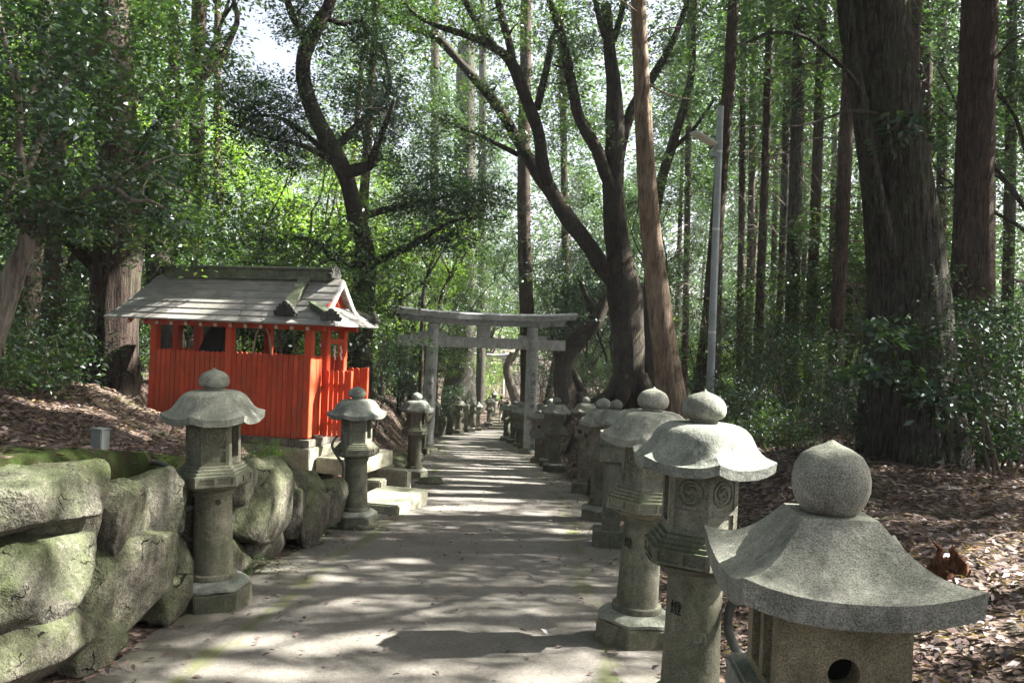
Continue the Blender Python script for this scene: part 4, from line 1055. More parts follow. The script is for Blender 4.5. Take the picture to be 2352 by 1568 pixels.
def make_shrub(seed, H=3.2, n=80, L=.085, W=.036, per=34):
    rng = np.random.default_rng(seed); mb = MB(); tips = []
    for k in range(5):
        a = rng.uniform(0, 2 * PI); d = Vector((math.cos(a) * .4, math.sin(a) * .4, 1)).normalized()
        limb(mb, rng, Vector((rng.normal(0, .12), rng.normal(0, .12), -.2)), d, H * .45, .028, 1, tips, .55, .25)
    st_ = mb.mesh('stems', 60)
    T = np.array([tuple(t) for t in tips]); i = rng.integers(0, len(T), n); C = T[i] + rng.normal(0, .35, (n, 3)) * [1, 1, .8]; C[:, 2] = np.maximum(.25, C[:, 2])
    k = n // 4; low = np.stack([rng.normal(0, .6, k), rng.normal(0, .6, k), rng.uniform(.2, H * .5, k)], 1)
    P = spray_leaves(rng, np.concatenate([C, low]), rng.uniform(.22, .5, n + k), per, L, W, tilt=.55)
    return st_, leaves_mesh('foliage', *P)
CED = [make_cedar(11), make_cedar(12, 21, .24, .45), make_cedar(13, 17, .17, .55, 34), make_cedar(14, 20, .19, .40)]
BRD = [make_broadleaf(21, per=84, L=.10, W=.046), make_broadleaf(22, 12.5, .22, 3, per=90, L=.10, W=.046), make_broadleaf(23, 9.5, .15, 3, per=80, fork=.32, L=.10, W=.046), make_broadleaf(24, 8, .13, 3, per=80, fork=.18, L=.095, W=.044)]
BUS = [make_broadleaf(25, 6.0, .10, 3, .10, .045, 76, .16), make_broadleaf(26, 7.0, .11, 3, .105, .047, 76, .14), make_broadleaf(27, 5.0, .09, 3, .095, .042, 76, .12)]
SHR = [make_shrub(31), make_shrub(32, 2.4, 60), make_shrub(33, 4.0, 100), make_shrub(34, 1.3, 40, .10, .04)]
def put_cedar(v, x, y, label, group, sc=1.0, rz=0, lean=(0, 0), bark=None):
    t = thing('cedar_tree', label, 'cedar tree', (x, y, gh(x, y)), group=group, rot=(lean[0], lean[1], rz)); t.scale = (sc,) * 3
    link('trunk', CED[v][0], bark or M_CEDAR, t); link('dead_branches', CED[v][1], M_TWIG, t); link('crown', CED[v][2], M_CONIF, t); return t
def put_broad(v, x, y, label, group, sc=1.0, rz=0, mat=None, src=None):
    src = src or BRD; t = thing('evergreen_tree', label, 'tree', (x, y, gh(x, y)), rz, group); t.scale = (sc,) * 3
    link('trunk', src[v][0], M_DARKB, t); c = link('crown', src[v][1], None, t)
    c.data.materials.clear() if False else None
    if not c.data.materials: c.data.materials.append(M_LEAF)
    if mat: c.material_slots[0].link = 'OBJECT'; c.material_slots[0].material = mat
    return t
def put_shrub(v, x, y, label, group, sc=1.0, rz=0, mat=None, dz=0):
    t = thing('shrub', label, 'shrub', (x, y, gh(x, y) + dz), rz, group); t.scale = (sc,) * 3
    link('stems', SHR[v][0], M_TWIG, t); c = link('foliage', SHR[v][1], M_LEAFD, t)
    if mat: c.material_slots[0].link = 'OBJECT'; c.material_slots[0].material = mat
    return t

# ------------------------------------------------------------------ trees one can tell apart
TREES_XY = []
def px_path(pts, Y, m=4, dy=0.0):
    """pixel polyline (x, y, width[, depth offset]) on a tree standing at distance Y -> world points and radii"""
    P = []; Rr = []
    for p in pts:
        yy = Y + (p[3] if len(p) > 3 else 0); P.append(at(p[0], p[1], yy)); Rr.append(p[2] * .5 * yy / F)
    return catmull(P, Rr, m)
def own_tree(name, label, cat, trunk_px, Y, bark, branches=(), clumps=(), leafmat=None, sides=16, wob=.12, lobes=None, flare=1.5, twigs=0, leaf=(.09, .04), per=34, rad=(.3, .65), seed=1, sink=.5, extra=None, root=0, tipstep=1):
    rng = np.random.default_rng(seed * 7 + 1)
    P, Rr = px_path(trunk_px, Y, 5)
    if P[0].z < P[-1].z: P = P[::-1]; Rr = Rr[::-1]
    # P runs from top to bottom now; go on into the ground
    b = P[-1]; g = gh(b.x, b.y); d = (P[-1] - P[-4]).normalized()
    if b.z > g + .05:
        n = b + d * ((b.z - g) / max(.3, -d.z)); g = gh(n.x, n.y); n.z = g
        P += [b.lerp(n, .5), n]; Rr += [Rr[-1] * 1.08, Rr[-1] * 1.2]
    else: n = b
    P.append(n + Vector((0, 0, -sink))); Rr.append(Rr[-1] * flare)
    org = Vector((n.x, n.y, gh(n.x, n.y))); TREES_XY.append((org.x, org.y, max(Rr)))
    t = thing(name, label, cat, org)
    P = P[::-1]; Rr = Rr[::-1]
    mb = MB(); mb.tube([p - org for p in P], Rr, sides, wob, seed, lobes)
    for k in range(root):
        a = 2 * PI * (k + .3 * rng.random()) / root; q = Vector((math.cos(a), math.sin(a), 0)); r0 = Rr[2]
        ln = r0 * rng.uniform(1.6, 2.6)
        e = q * (r0 + ln); e.z = gh(org.x + e.x, org.y + e.y) - org.z - .08
        mb.tube([q * r0 * .5 + Vector((0, 0, r0 * 1.6)), q * r0 * 1.05 + Vector((0, 0, r0 * .6)), q * (r0 + ln * .5) + Vector((0, 0, .06)), e], [r0 * .42, r0 * .36, r0 * .22, r0 * .10], 8, wob=.2, seed=k)
    mb.build('trunk', bark, t, smooth=70)
    tips = []
    if branches:
        mb = MB()
        for br in branches:
            bp, brad = px_path(br, Y, 5); mb.tube([p - org for p in bp], brad, 10, wob * 1.2, seed + 3)
            tips += bp[len(bp) // 2::tipstep]
            for k in range(twigs):
                i = rng.integers(len(bp) // 3, len(bp)); s = bp[i] - org; dd = Vector(rng.normal(0, 1, 3)); dd.z = abs(dd.z) * .5; dd.normalize(); ln = rng.uniform(.4, 1.3)
                q = [s]
                for j in range(4): dd = (dd + Vector(rng.normal(0, .3, 3))).normalized(); q.append(q[-1] + dd * ln / 4)
                mb.tube(q, [brad[i] * .35 + .004, brad[i] * .25 + .003, .008, .006, .003], 5)
                tips += [q[-1] + org, q[-2] + org]
        mb.build('branches', bark, t, smooth=70)
    Cs = []; per = int(per * 1.35); clumps = [c[:6] + (int(c[6] * 1.5),) for c in clumps]
    for x0, y0, x1, y1, Y0, Y1, n in clumps:
        for k in range(n):
            p = at(rng.uniform(x0, x1), rng.uniform(y0, y1), rng.uniform(Y0, Y1)); Cs.append(tuple(p - org))
    if extra:
        for p in extra(rng): Cs.append(tuple(Vector(p) - org))
    if twigs and tips:
        for p in tips: Cs.append(tuple(p - org + Vector(rng.normal(0, .15, 3))))
    if Cs and leafmat:
        C = np.array(Cs); Q = spray_leaves(rng, C, rng.uniform(rad[0], rad[1], len(C)), per, leaf[0], leaf[1])
        link('crown', leaves_mesh('crown', *Q), leafmat, t)
    return t

ridges = lambda n, a, ph=0: (lambda th, q: a * (abs(math.sin(th * n * .5 + ph + .35 * math.sin(9 * q + 3 * th))) - .5) + a * .5 * math.sin(th * 3 + 4 * q))
# giant cedar on the right
own_tree('giant_cedar', 'giant grey-barked cedar with deeply ridged trunk, largest trunk on the right', 'cedar tree',
    [(1995, -260, 118), (2004, 0, 146), (2030, 200, 146), (2060, 430, 150), (2082, 640, 165), (2086, 850, 205), (2090, 1000, 232), (2096, 1120, 268)], 10.3, M_CEDARG,
    [[(2052, 590, 24, -.42), (2015, 430, 26, -.44), (1985, 270, 26, -.42), (1958, 110, 24, -.4), (1946, -40, 22, -.4)],
     [(1992, 235, 14, -.4), (1950, 170, 11, -.6), (1893, 117, 9, -.9), (1840, 82, 8, -1.1), (1770, 76, 7, -1.3), (1708, 100, 5, -1.5), (1650, 108, 3, -1.7)],
     [(2012, 262, 9, -.4), (1950, 255, 8, -.7), (1890, 275, 6, -1.0), (1838, 288, 4, -1.2), (1800, 290, 3, -1.4)]],
    [(1985, 240, 2140, 330, 9.4, 9.8, 5), (1960, 730, 2110, 800, 9.0, 9.6, 6), (1880, 830, 2120, 885, 8.8, 9.5, 10), (2090, 880, 2260, 960, 8.8, 9.6, 8)],
    M_LEAFD, sides=72, wob=.05, lobes=ridges(23, .055), flare=1.1, leaf=(.12, .05), per=16, rad=(.15, .32), seed=3)
own_tree('cedar_tree', 'tall reddish-brown cedar standing right of the giant grey trunk', 'cedar tree',
    [(2255, -220, 66), (2252, 0, 76), (2243, 250, 78), (2235, 500, 84), (2235, 700, 92), (2245, 850, 100), (2255, 1000, 112), (2262, 1120, 124)], 13.2, M_CEDAR,
    [[(2275, 150, 8), (2330, 90, 6, -.3), (2390, 70, 4, -.6)]], [], None, sides=48, wob=.06, lobes=ridges(17, .045), flare=1.3, seed=4, root=5)
own_tree('cedar_tree', 'straight brown cedar seen between the giant trunk and the reddish one', 'cedar tree',
    [(2124, -200, 30), (2122, 0, 36), (2120, 250, 36), (2118, 500, 38), (2125, 800, 42), (2130, 1000, 46)], 21, M_CEDAR, [], [], None, sides=24, lobes=ridges(11, .04), seed=5)
own_tree('cedar_tree', 'pale leaning cedar with sunlit right edge, left of the lamp pole', 'cedar tree',
    [(1452, -260, 28), (1466, 0, 34), (1474, 200, 37), (1486, 420, 42), (1504, 620, 50), (1526, 800, 58), (1548, 950, 70)], 15.0, M_LEANB,
    [[(1478, 40, 5), (1440, 10, 4, -.3), (1410, -10, 3, -.5)], [(1486, 190, 5), (1530, 215, 4, -.3), (1590, 230, 3, -.6)], [(1482, 95, 5), (1520, 70, 4, -.2), (1560, 62, 3, -.5)]],
    [], None, sides=40, wob=.05, lobes=ridges(15, .035), flare=1.3, seed=6, root=4)
own_tree('cedar_tree', 'thin brown cedar rising just behind the lamp pole', 'cedar tree',
    [(1700, -220, 22), (1686, 0, 26), (1676, 170, 28), (1664, 300, 29), (1646, 520, 30), (1628, 720, 32), (1610, 900, 36)], 19, M_CEDAR, [], [], None, sides=24, lobes=ridges(11, .04), seed=7)
own_tree('cedar_tree', 'straight reddish cedar rising directly behind the right torii pillar', 'cedar tree',
    [(1209, -200, 22), (1208, 100, 26), (1204, 300, 28), (1203, 500, 30), (1208, 650, 31), (1211, 780, 33), (1214, 1000, 38)], 33, M_CEDAR, [], [], None, sides=24, lobes=ridges(11, .04), seed=8)
own_tree('cedar_tree', 'thick cedar trunk seen through the torii opening, left of the small far gate', 'cedar tree',
    [(1072, 100, 40), (1070, 250, 46), (1068, 500, 50), (1066, 700, 50), (1062, 800, 54), (1055, 880, 72), (1050, 950, 84)], 50, M_CEDARG, [], [], None, sides=24, lobes=ridges(11, .05), seed=9)
# big brown tree behind the shrine
own_tree('broadleaf_tree', 'thick brown flaking trunk behind the left end of the red shrine', 'tree',
    [(250, -220, 60), (256, 0, 70), (262, 150, 78), (268, 300, 84), (272, 430, 92), (276, 540, 104), (268, 640, 104), (262, 740, 110), (258, 850, 112), (258, 930, 116)], 14.6, M_BROWNB,
    [[(250, 660, 42), (215, 605, 36), (180, 572, 30, -.3), (150, 545, 22, -.6), (128, 500, 16, -.9), (110, 440, 10, -1.2)], [(290, 420, 26), (330, 330, 20, -.5), (380, 260, 14, -1), (420, 200, 8, -1.4)], [(240, 250, 22), (190, 180, 16, -.5), (150, 90, 12, -1)]],
    [(320, 30, 480, 330, 12, 15.5, 26), (320, 330, 480, 600, 12, 14, 34), (130, 0, 220, 150, 12, 15, 8), (310, -40, 400, 130, 12, 15, 8), (380, 330, 620, 590, 13.5, 17, 40), (130, 360, 215, 560, 12, 13.5, 10), (215, 200, 300, 330, 13, 13.8, 3)],
    M_LEAF, sides=40, wob=.16, lobes=ridges(7, .04), flare=1.2, leaf=(.10, .043), per=44, rad=(.3, .65), seed=10, twigs=2)
own_tree('broadleaf_tree', 'gnarled pale grey tree leaning over the leafy bank at the left edge', 'tree',
    [(39, 156, 9), (47, 270, 14), (45, 320, 17), (52, 400, 21), (63, 480, 26), (62, 545, 34), (58, 575, 40), (38, 620, 46), (18, 672, 50), (-4, 730, 54), (-30, 800, 58), (-45, 870, 62)], 8.6, M_PALEB,
    [[(70, 530, 24), (35, 500, 20, -.1), (12, 465, 16, -.2), (32, 420, 13, -.2), (10, 402, 10, -.3), (-20, 395, 9, -.4)],
     [(45, 500, 20), (115, 458, 17, -.2), (175, 461, 15, -.3), (207, 436, 13, -.4), (262, 434, 11, -.5), (305, 461, 9, -.6), (345, 462, 7, -.7), (380, 480, 5, -.8)],
     [(90, 535, 24), (128, 512, 18, -.2), (168, 502, 14, -.3), (200, 484, 9, -.4)],
     [(45, 300, 13), (75, 215, 12, .2), (105, 160, 12, .3), (129, 129, 11, .3), (180, 124, 10, .2), (219, 121, 10, .1), (240, 90, 8, 0), (252, 60, 6, 0)],
     [(60, 400, 14), (113, 223 + 60, 12, .3), (156, 184, 12, .4), (180, 150, 10, .4), (200, 110, 8, .4), (230, 86, 6, .4)],
     [(40, 240, 10), (20, 130, 9), (0, 40, 8), (-10, -40, 6)],
     [(262, 434, 8, -.5), (300, 400, 6, -.6), (345, 372, 5, -.8), (370, 345, 4, -.9)]],
    [(0, 0, 200, 120, 7.5, 11, 22), (0, 120, 210, 330, 7.5, 10.5, 30), (0, 330, 150, 520, 7.8, 10, 18), (130, 150, 230, 420, 8.5, 11, 8), (330, 330, 400, 480, 8.5, 10, 5), (170, 440, 330, 500, 8.2, 9, 4)],
    M_LEAFD, sides=20, wob=.22, flare=1.15, leaf=(.085, .036), per=34, rad=(.2, .5), seed=11, twigs=2, tipstep=4)
own_tree('cedar_tree', 'brown cedar trunk in the shade at the far left, left of the flaking trunk', 'cedar tree',
    [(108, -100, 30), (104, 150, 36), (98, 300, 40), (88, 450, 42), (72, 620, 46), (64, 780, 50), (60, 930, 58)], 17, M_CEDAR, [], [], None, sides=24, lobes=ridges(11, .05), seed=12)
own_tree('cedar_tree', 'dark cedar trunk just left of the big flaking trunk', 'cedar tree',
    [(150, -100, 24), (140, 200, 28), (130, 450, 32), (118, 650, 36), (108, 800, 38), (104, 940, 44)], 18.5, M_CEDAR, [], [], None, sides=24, lobes=ridges(11, .05), seed=13)
own_tree('cedar_tree', 'slim dark cedar at the left edge of the bright sky gap', 'cedar tree',
    [(500, -100, 14), (500, 150, 17), (500, 350, 19), (502, 600, 22), (505, 850, 26)], 28, M_CEDAR, [], [], None, sides=16, seed=14)
own_tree('cedar_tree', 'cedar trunk with sunlit right edge, left of the slim one by the sky gap', 'cedar tree',
    [(458, -100, 28), (455, 100, 32), (452, 300, 34), (450, 600, 38), (450, 850, 44)], 24, M_CEDAR, [], [], None, sides=16, seed=15)
own_tree('cedar_tree', 'brown cedar trunk half hidden in leaves right of the flaking trunk', 'cedar tree',
    [(402, -100, 22), (400, 150, 25), (398, 350, 27), (395, 600, 30), (395, 850, 34)], 22, M_CEDAR, [], [], None, sides=16, seed=16)
# curved dark tree behind the shrine
own_tree('broadleaf_tree', 'curved dark S-shaped tree rising behind the right end of the red shrine', 'tree',
    [(768, -120, 20), (758, 0, 26), (735, 50, 32), (704, 110, 34), (697, 160, 34), (704, 210, 34), (722, 260, 36), (745, 310, 38), (775, 365, 40), (800, 420, 40), (815, 480, 40), (828, 530, 40), (840, 575, 40), (845, 620, 38), (842, 680, 40), (836, 760, 44), (832, 850, 50)], 20, M_DARKB,
    [[(712, 110, 26), (690, 70, 22, -.3), (665, 20, 18, -.6), (655, -40, 14, -.8)],
     [(790, 400, 30), (822, 388, 26, -.4), (850, 378, 22, -.8), (862, 345, 18, -1), (880, 300, 13, -1.3), (905, 230, 9, -1.5)],
     [(765, 345, 22), (830, 280, 18, .5), (885, 225, 14, .8), (895, 180, 10, 1), (880, 110, 8, 1.2)],
     [(770, 375, 18), (720, 345, 14, -.5), (660, 325, 12, -.8), (590, 310, 9, -1), (540, 285, 6, -1.2)],
     [(765, 365, 14), (690, 300, 11, .4), (640, 270, 9, .8), (590, 265, 7, 1)],
     [(835, 600, 18), (790, 610, 16, -.3), (745, 575, 13, -.5), (700, 545, 9, -.8), (640, 560, 6, -1)],
     [(842, 605, 22), (890, 590, 19, -.3), (950, 560, 15, -.6), (1000, 530, 11, -.9), (1050, 505, 8, -1.1), (1110, 500, 5, -1.3)],
     [(830, 500, 18), (890, 480, 15, .3), (960, 470, 11, .5), (1040, 450, 8, .7), (1120, 460, 5, .8)],
     [(745, 40, 16), (790, 55, 14, .3), (830, 50, 11, .4), (845, 90, 9, .5)]],
    [(500, 175, 700, 250, 18.5, 21.5, 26), (540, 240, 720, 330, 18.5, 21, 20), (770, 170, 960, 320, 18, 22, 44), (780, 60, 900, 170, 19, 22, 14), (660, 30, 740, 110, 18.5, 21, 8), (900, 330, 1120, 430, 19, 22, 26), (880, 420, 1170, 520, 18.5, 21.5, 44), (900, 540, 1100, 570, 18.5, 20, 10), (600, 340, 760, 380, 19, 21, 10), (640, -160, 900, -20, 18, 22, 20)],
    M_LEAFD, sides=24, wob=.2, flare=1.25, leaf=(.09, .042), per=64, rad=(.3, .65), seed=17, twigs=5)
# big double-trunked tree right of the torii
own_tree('broadleaf_tree', 'big dark double-trunked tree spreading over the path right of the torii', 'tree',
    [(1393, 10, 20), (1400, 117, 28), (1409, 190, 34), (1412, 254, 40), (1412, 330, 46), (1408, 380, 48), (1410, 469, 50), (1416, 540, 54), (1424, 609, 58), (1434, 680, 76), (1442, 760, 72), (1444, 850, 72), (1444, 920, 84)], 24, M_DARKB,
    [[(1440, 700, 38.7), (1410, 650, 38.7), (1381, 609, 38.7), (1335, 540, 38.7, .3), (1290, 480, 38.7, .5), (1265, 440, 37.0, .6), (1235, 395, 35.2, .8), (1212, 360, 28.2, 1), (1190, 324, 24.6, 1), (1160, 270, 22.9, 1.1), (1123, 219, 22.9, 1.2), (1061, 148, 19.4, 1.4), (1002, 86, 17.6, 1.6), (936, 62, 14.1, 1.8), (866, 12, 10.6, 2), (820, -30, 7.0, 2.2)],
     [(1258, 425, 29.9, .6), (1246, 380, 29.9, .2), (1236, 301, 29.9, -.2), (1209, 230, 28.2, -.4), (1174, 145, 24.6, -.6), (1127, 105, 21.1, -.8), (1061, 78, 15.8, -1), (991, 55, 11.4, -1.2), (940, 20, 8.8, -1.4), (900, -40, 7.0, -1.4)],
     [(1176, 150, 21.1, -.6), (1170, 100, 19.4, -.5), (1150, 30, 17.6, -.4), (1135, -40, 15.8, -.4)], [(1140, 112, 17.6, -.8), (1100, 60, 15.8, -1), (1062, -10, 12.3, -1.2)],
     [(1233, 250, 17.6, -.2), (1256, 156, 15.8, .2), (1270, 85, 13.2, .4), (1300, 30, 9.7, .6)],
     [(1412, 440, 35.2), (1389, 395, 31.7, -.2), (1372, 345, 29.9, -.4), (1345, 300, 28.2, -.6), (1327, 262, 26.4, -.7), (1312, 190, 24.6, -.8), (1300, 130, 22.9, -.8), (1287, 70, 19.4, -.9), (1262, 0, 15.8, -1), (1250, -50, 13.2, -1)],
     [(1412, 400, 31.7), (1430, 320, 28.2, .2), (1452, 250, 24.6, .4), (1480, 205, 22.9, .6), (1510, 160, 19.4, .8), (1548, 90, 15.8, 1), (1580, 0, 12.3, 1.2)],
     [(1400, 110, 17.6), (1378, 50, 15.0, -.2), (1362, -30, 12.3, -.3)], [(1409, 92, 15.8, .1), (1425, 40, 13.2, .3), (1440, -30, 10.6, .4)],
     [(1190, 355, 12.3, 1), (1150, 335, 10.6, .8), (1100, 310, 8.8, .5), (1050, 290, 7.0, .2), (1010, 270, 4.4, 0)],
     ],
    [(850, -150, 1250, 0, 22, 27, 60), (1250, -150, 1650, 0, 22, 27, 50), (880, 0, 1060, 60, 23, 27, 20), (1060, 0, 1450, 110, 23, 27, 50), (930, 110, 1100, 250, 24, 27, 22), (1080, 170, 1240, 330, 24, 28, 20), (1240, 100, 1420, 300, 24, 28, 30), (1420, 0, 1560, 150, 23, 27, 20), (1450, 300, 1560, 480, 26, 29, 12), (1290, 440, 1400, 560, 26, 30, 12)],
    M_LEAF, sides=28, wob=.16, lobes=ridges(9, .05), flare=1.3, leaf=(.105, .046), per=48, rad=(.3, .7), seed=18, twigs=4, root=6)
own_tree('broadleaf_tree', 'slim curved dark trunk between the double-trunked tree and the leaning cedar', 'tree', [(1600, -60, 10), (1590, 150, 15), (1575, 230, 18), (1562, 275, 20), (1545, 330, 22), (1520, 410, 24), (1505, 480, 26), (1496, 600, 28), (1490, 800, 32)], 30, M_DARKB, [[(1540, 345, 12), (1590, 300, 9), (1640, 230, 6)]], [(1540, 60, 1680, 200, 29, 32, 8)], M_LEAF, sides=14, seed=71, per=34)
own_tree('gnarled_tree', 'dark bent tree with splayed roots curving right, just behind the right torii pillar', 'tree',
    [(1388, 700, 28), (1368, 735, 36), (1340, 765, 42), (1314, 800, 42), (1296, 835, 42), (1293, 870, 46), (1300, 905, 58)], 29, M_DARKB,
    [[(1300, 900, 22), (1285, 860, 16), (1280, 820, 14), (1268, 770, 10)], [(1312, 850, 18), (1330, 880, 16), (1350, 915, 14)], [(1370, 730, 20), (1350, 690, 14), (1330, 640, 8)], [(1385, 700, 18), (1410, 650, 12), (1420, 610, 7)]],
    [(1310, 620, 1430, 760, 27.5, 30, 18)], M_LEAFD, sides=24, wob=.25, lobes=ridges(7, .08), flare=1.3, seed=19, root=6, leaf=(.11, .045), per=22)
own_tree('bare_tree', 'pale bent dead trunk beside the small far gate', 'tree',
    [(1178, 810, 14), (1165, 840, 18), (1168, 870, 20), (1180, 905, 24), (1190, 935, 30)], 46, M_PALEB, [[(1178, 830, 12), (1190, 800, 9), (1205, 770, 6)]], [], None, sides=14, seed=20)
own_tree('cedar_tree', 'pale sunlit slim trunk in the clearing right of the torii opening', 'cedar tree',
    [(1118, 600, 9), (1117, 720, 10), (1116, 830, 12), (1115, 920, 14)], 82, M_PALEB, [], [], None, sides=12, seed=21)
for k, (x0, x1, x2, wd, Y, tone, lab) in enumerate([(1708, 1705, 1700, 15, 29, 0, 'first slim trunk right of the lamp pole'), (1731, 1727, 1718, 15, 32, 0, 'second slim trunk right of the lamp pole'), (1770, 1757, 1742, 19, 24, 0, 'reddish slim trunk, third right of the lamp pole'),
        (1812, 1803, 1790, 17, 28, 1, 'slim greyish trunk left of the thickest one in the right cedar stand'), (1838, 1828, 1818, 30, 21, 1, 'thickest trunk in the cedar stand between lamp pole and giant trunk'), (1890, 1876, 1860, 23, 22, 0, 'brown trunk just right of the thickest one in the right cedar stand'),
        (1922, 1915, 1905, 13, 33, 0, 'thinnest trunk left of the giant trunk'), (1955, 1940, 1920, 30, 17.5, 0, 'red-brown cedar trunk closest to the giant trunk\'s left side'), (1585, 1580, 1574, 14, 36, 0, 'slim trunk between the leaning cedar and the lamp pole'),
        (1660, 1656, 1650, 13, 38, 0, 'slim far trunk directly right of the lamp pole'), (1790, 1782, 1772, 12, 40, 0, 'very thin far trunk in the right cedar stand'), (1850, 1848, 1845, 12, 42, 0, 'very thin far trunk behind the thickest one in the right cedar stand'),
        (2165, 2163, 2160, 22, 27, 0, 'slim trunk right of the giant trunk, behind its flank'), (2325, 2320, 2312, 24, 23, 1, 'grey trunk at the right edge behind the reddish cedar'), (1290, 1296, 1300, 16, 40, 0, 'slim trunk behind the bent dark tree'), (1110, 1108, 1105, 18, 58, 1, 'hazy far trunk above the torii, right of the thick one'), (1000, 998, 996, 20, 46, 0, 'far trunk above the left half of the torii')]):
    t = own_tree('cedar_tree', lab, 'cedar tree', [(x0 + 8, -180, wd * .8), (x0, 0, wd * .9), (x1, 400, wd), (x2, 780, wd * 1.1), (x2 - 4, 940, wd * 1.25)], Y, M_CEDARG if tone else M_CEDAR, [], [], None, sides=16, wob=.06, lobes=ridges(9, .04), seed=60 + k)
    dz = link('dead_branches', CED[k % 4][1], M_TWIG, t); dz.rotation_euler.z = k
    cz = link('crown', CED[k % 4][2], M_CONIF, t); cz.rotation_euler.z = k * 1.3
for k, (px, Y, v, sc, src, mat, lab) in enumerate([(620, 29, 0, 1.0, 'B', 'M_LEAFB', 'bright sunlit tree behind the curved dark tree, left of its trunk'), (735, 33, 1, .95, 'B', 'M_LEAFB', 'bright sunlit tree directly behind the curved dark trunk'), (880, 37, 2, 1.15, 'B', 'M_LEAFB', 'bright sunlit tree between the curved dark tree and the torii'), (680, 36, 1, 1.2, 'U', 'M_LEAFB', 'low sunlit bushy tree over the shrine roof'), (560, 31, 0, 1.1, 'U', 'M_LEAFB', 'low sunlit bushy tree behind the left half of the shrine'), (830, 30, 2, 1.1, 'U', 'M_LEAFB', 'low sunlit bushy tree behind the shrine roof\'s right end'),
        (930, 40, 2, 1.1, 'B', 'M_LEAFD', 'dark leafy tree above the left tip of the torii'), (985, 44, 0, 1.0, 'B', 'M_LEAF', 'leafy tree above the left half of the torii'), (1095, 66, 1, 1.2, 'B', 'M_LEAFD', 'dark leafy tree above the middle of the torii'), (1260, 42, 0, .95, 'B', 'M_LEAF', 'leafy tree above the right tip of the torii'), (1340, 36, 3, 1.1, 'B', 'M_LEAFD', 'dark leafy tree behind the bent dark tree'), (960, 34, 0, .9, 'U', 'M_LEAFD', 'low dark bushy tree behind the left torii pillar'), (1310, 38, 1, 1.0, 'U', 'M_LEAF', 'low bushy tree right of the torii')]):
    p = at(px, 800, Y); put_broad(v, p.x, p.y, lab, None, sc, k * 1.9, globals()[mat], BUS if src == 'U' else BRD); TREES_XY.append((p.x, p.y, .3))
# thin dark saplings over the torii
for k, (pts, lab) in enumerate([([(1010, 560, 5), (985, 620, 7), (972, 680, 9), (968, 800, 11)], 'thin dark forked sapling behind the left end of the torii lintel'),
        ([(1075, 540, 5), (1035, 630, 7), (1012, 690, 9), (1000, 800, 12)], 'thin dark sapling leaning right over the torii lintel'), ([(915, 560, 5), (925, 630, 7), (920, 690, 8), (918, 820, 10)], 'thin dark upright sapling at the left tip of the torii lintel')]):
    x, y, wd = pts[1][:3]
    own_tree('sapling', lab, 'sapling', pts, 31 + k, M_DARKB, [[(x, y, 6), (x - 25, y - 50, 4), (x - 35, y - 100, 3)], [(x, y + 10, 6), (x + 30, y - 40, 4), (x + 60, y - 90, 3)]],
             [(x - 70, y - 130, x + 80, y - 20, 30, 34, 10)], M_LEAF, sides=8, seed=40 + k, leaf=(.10, .045), per=24)

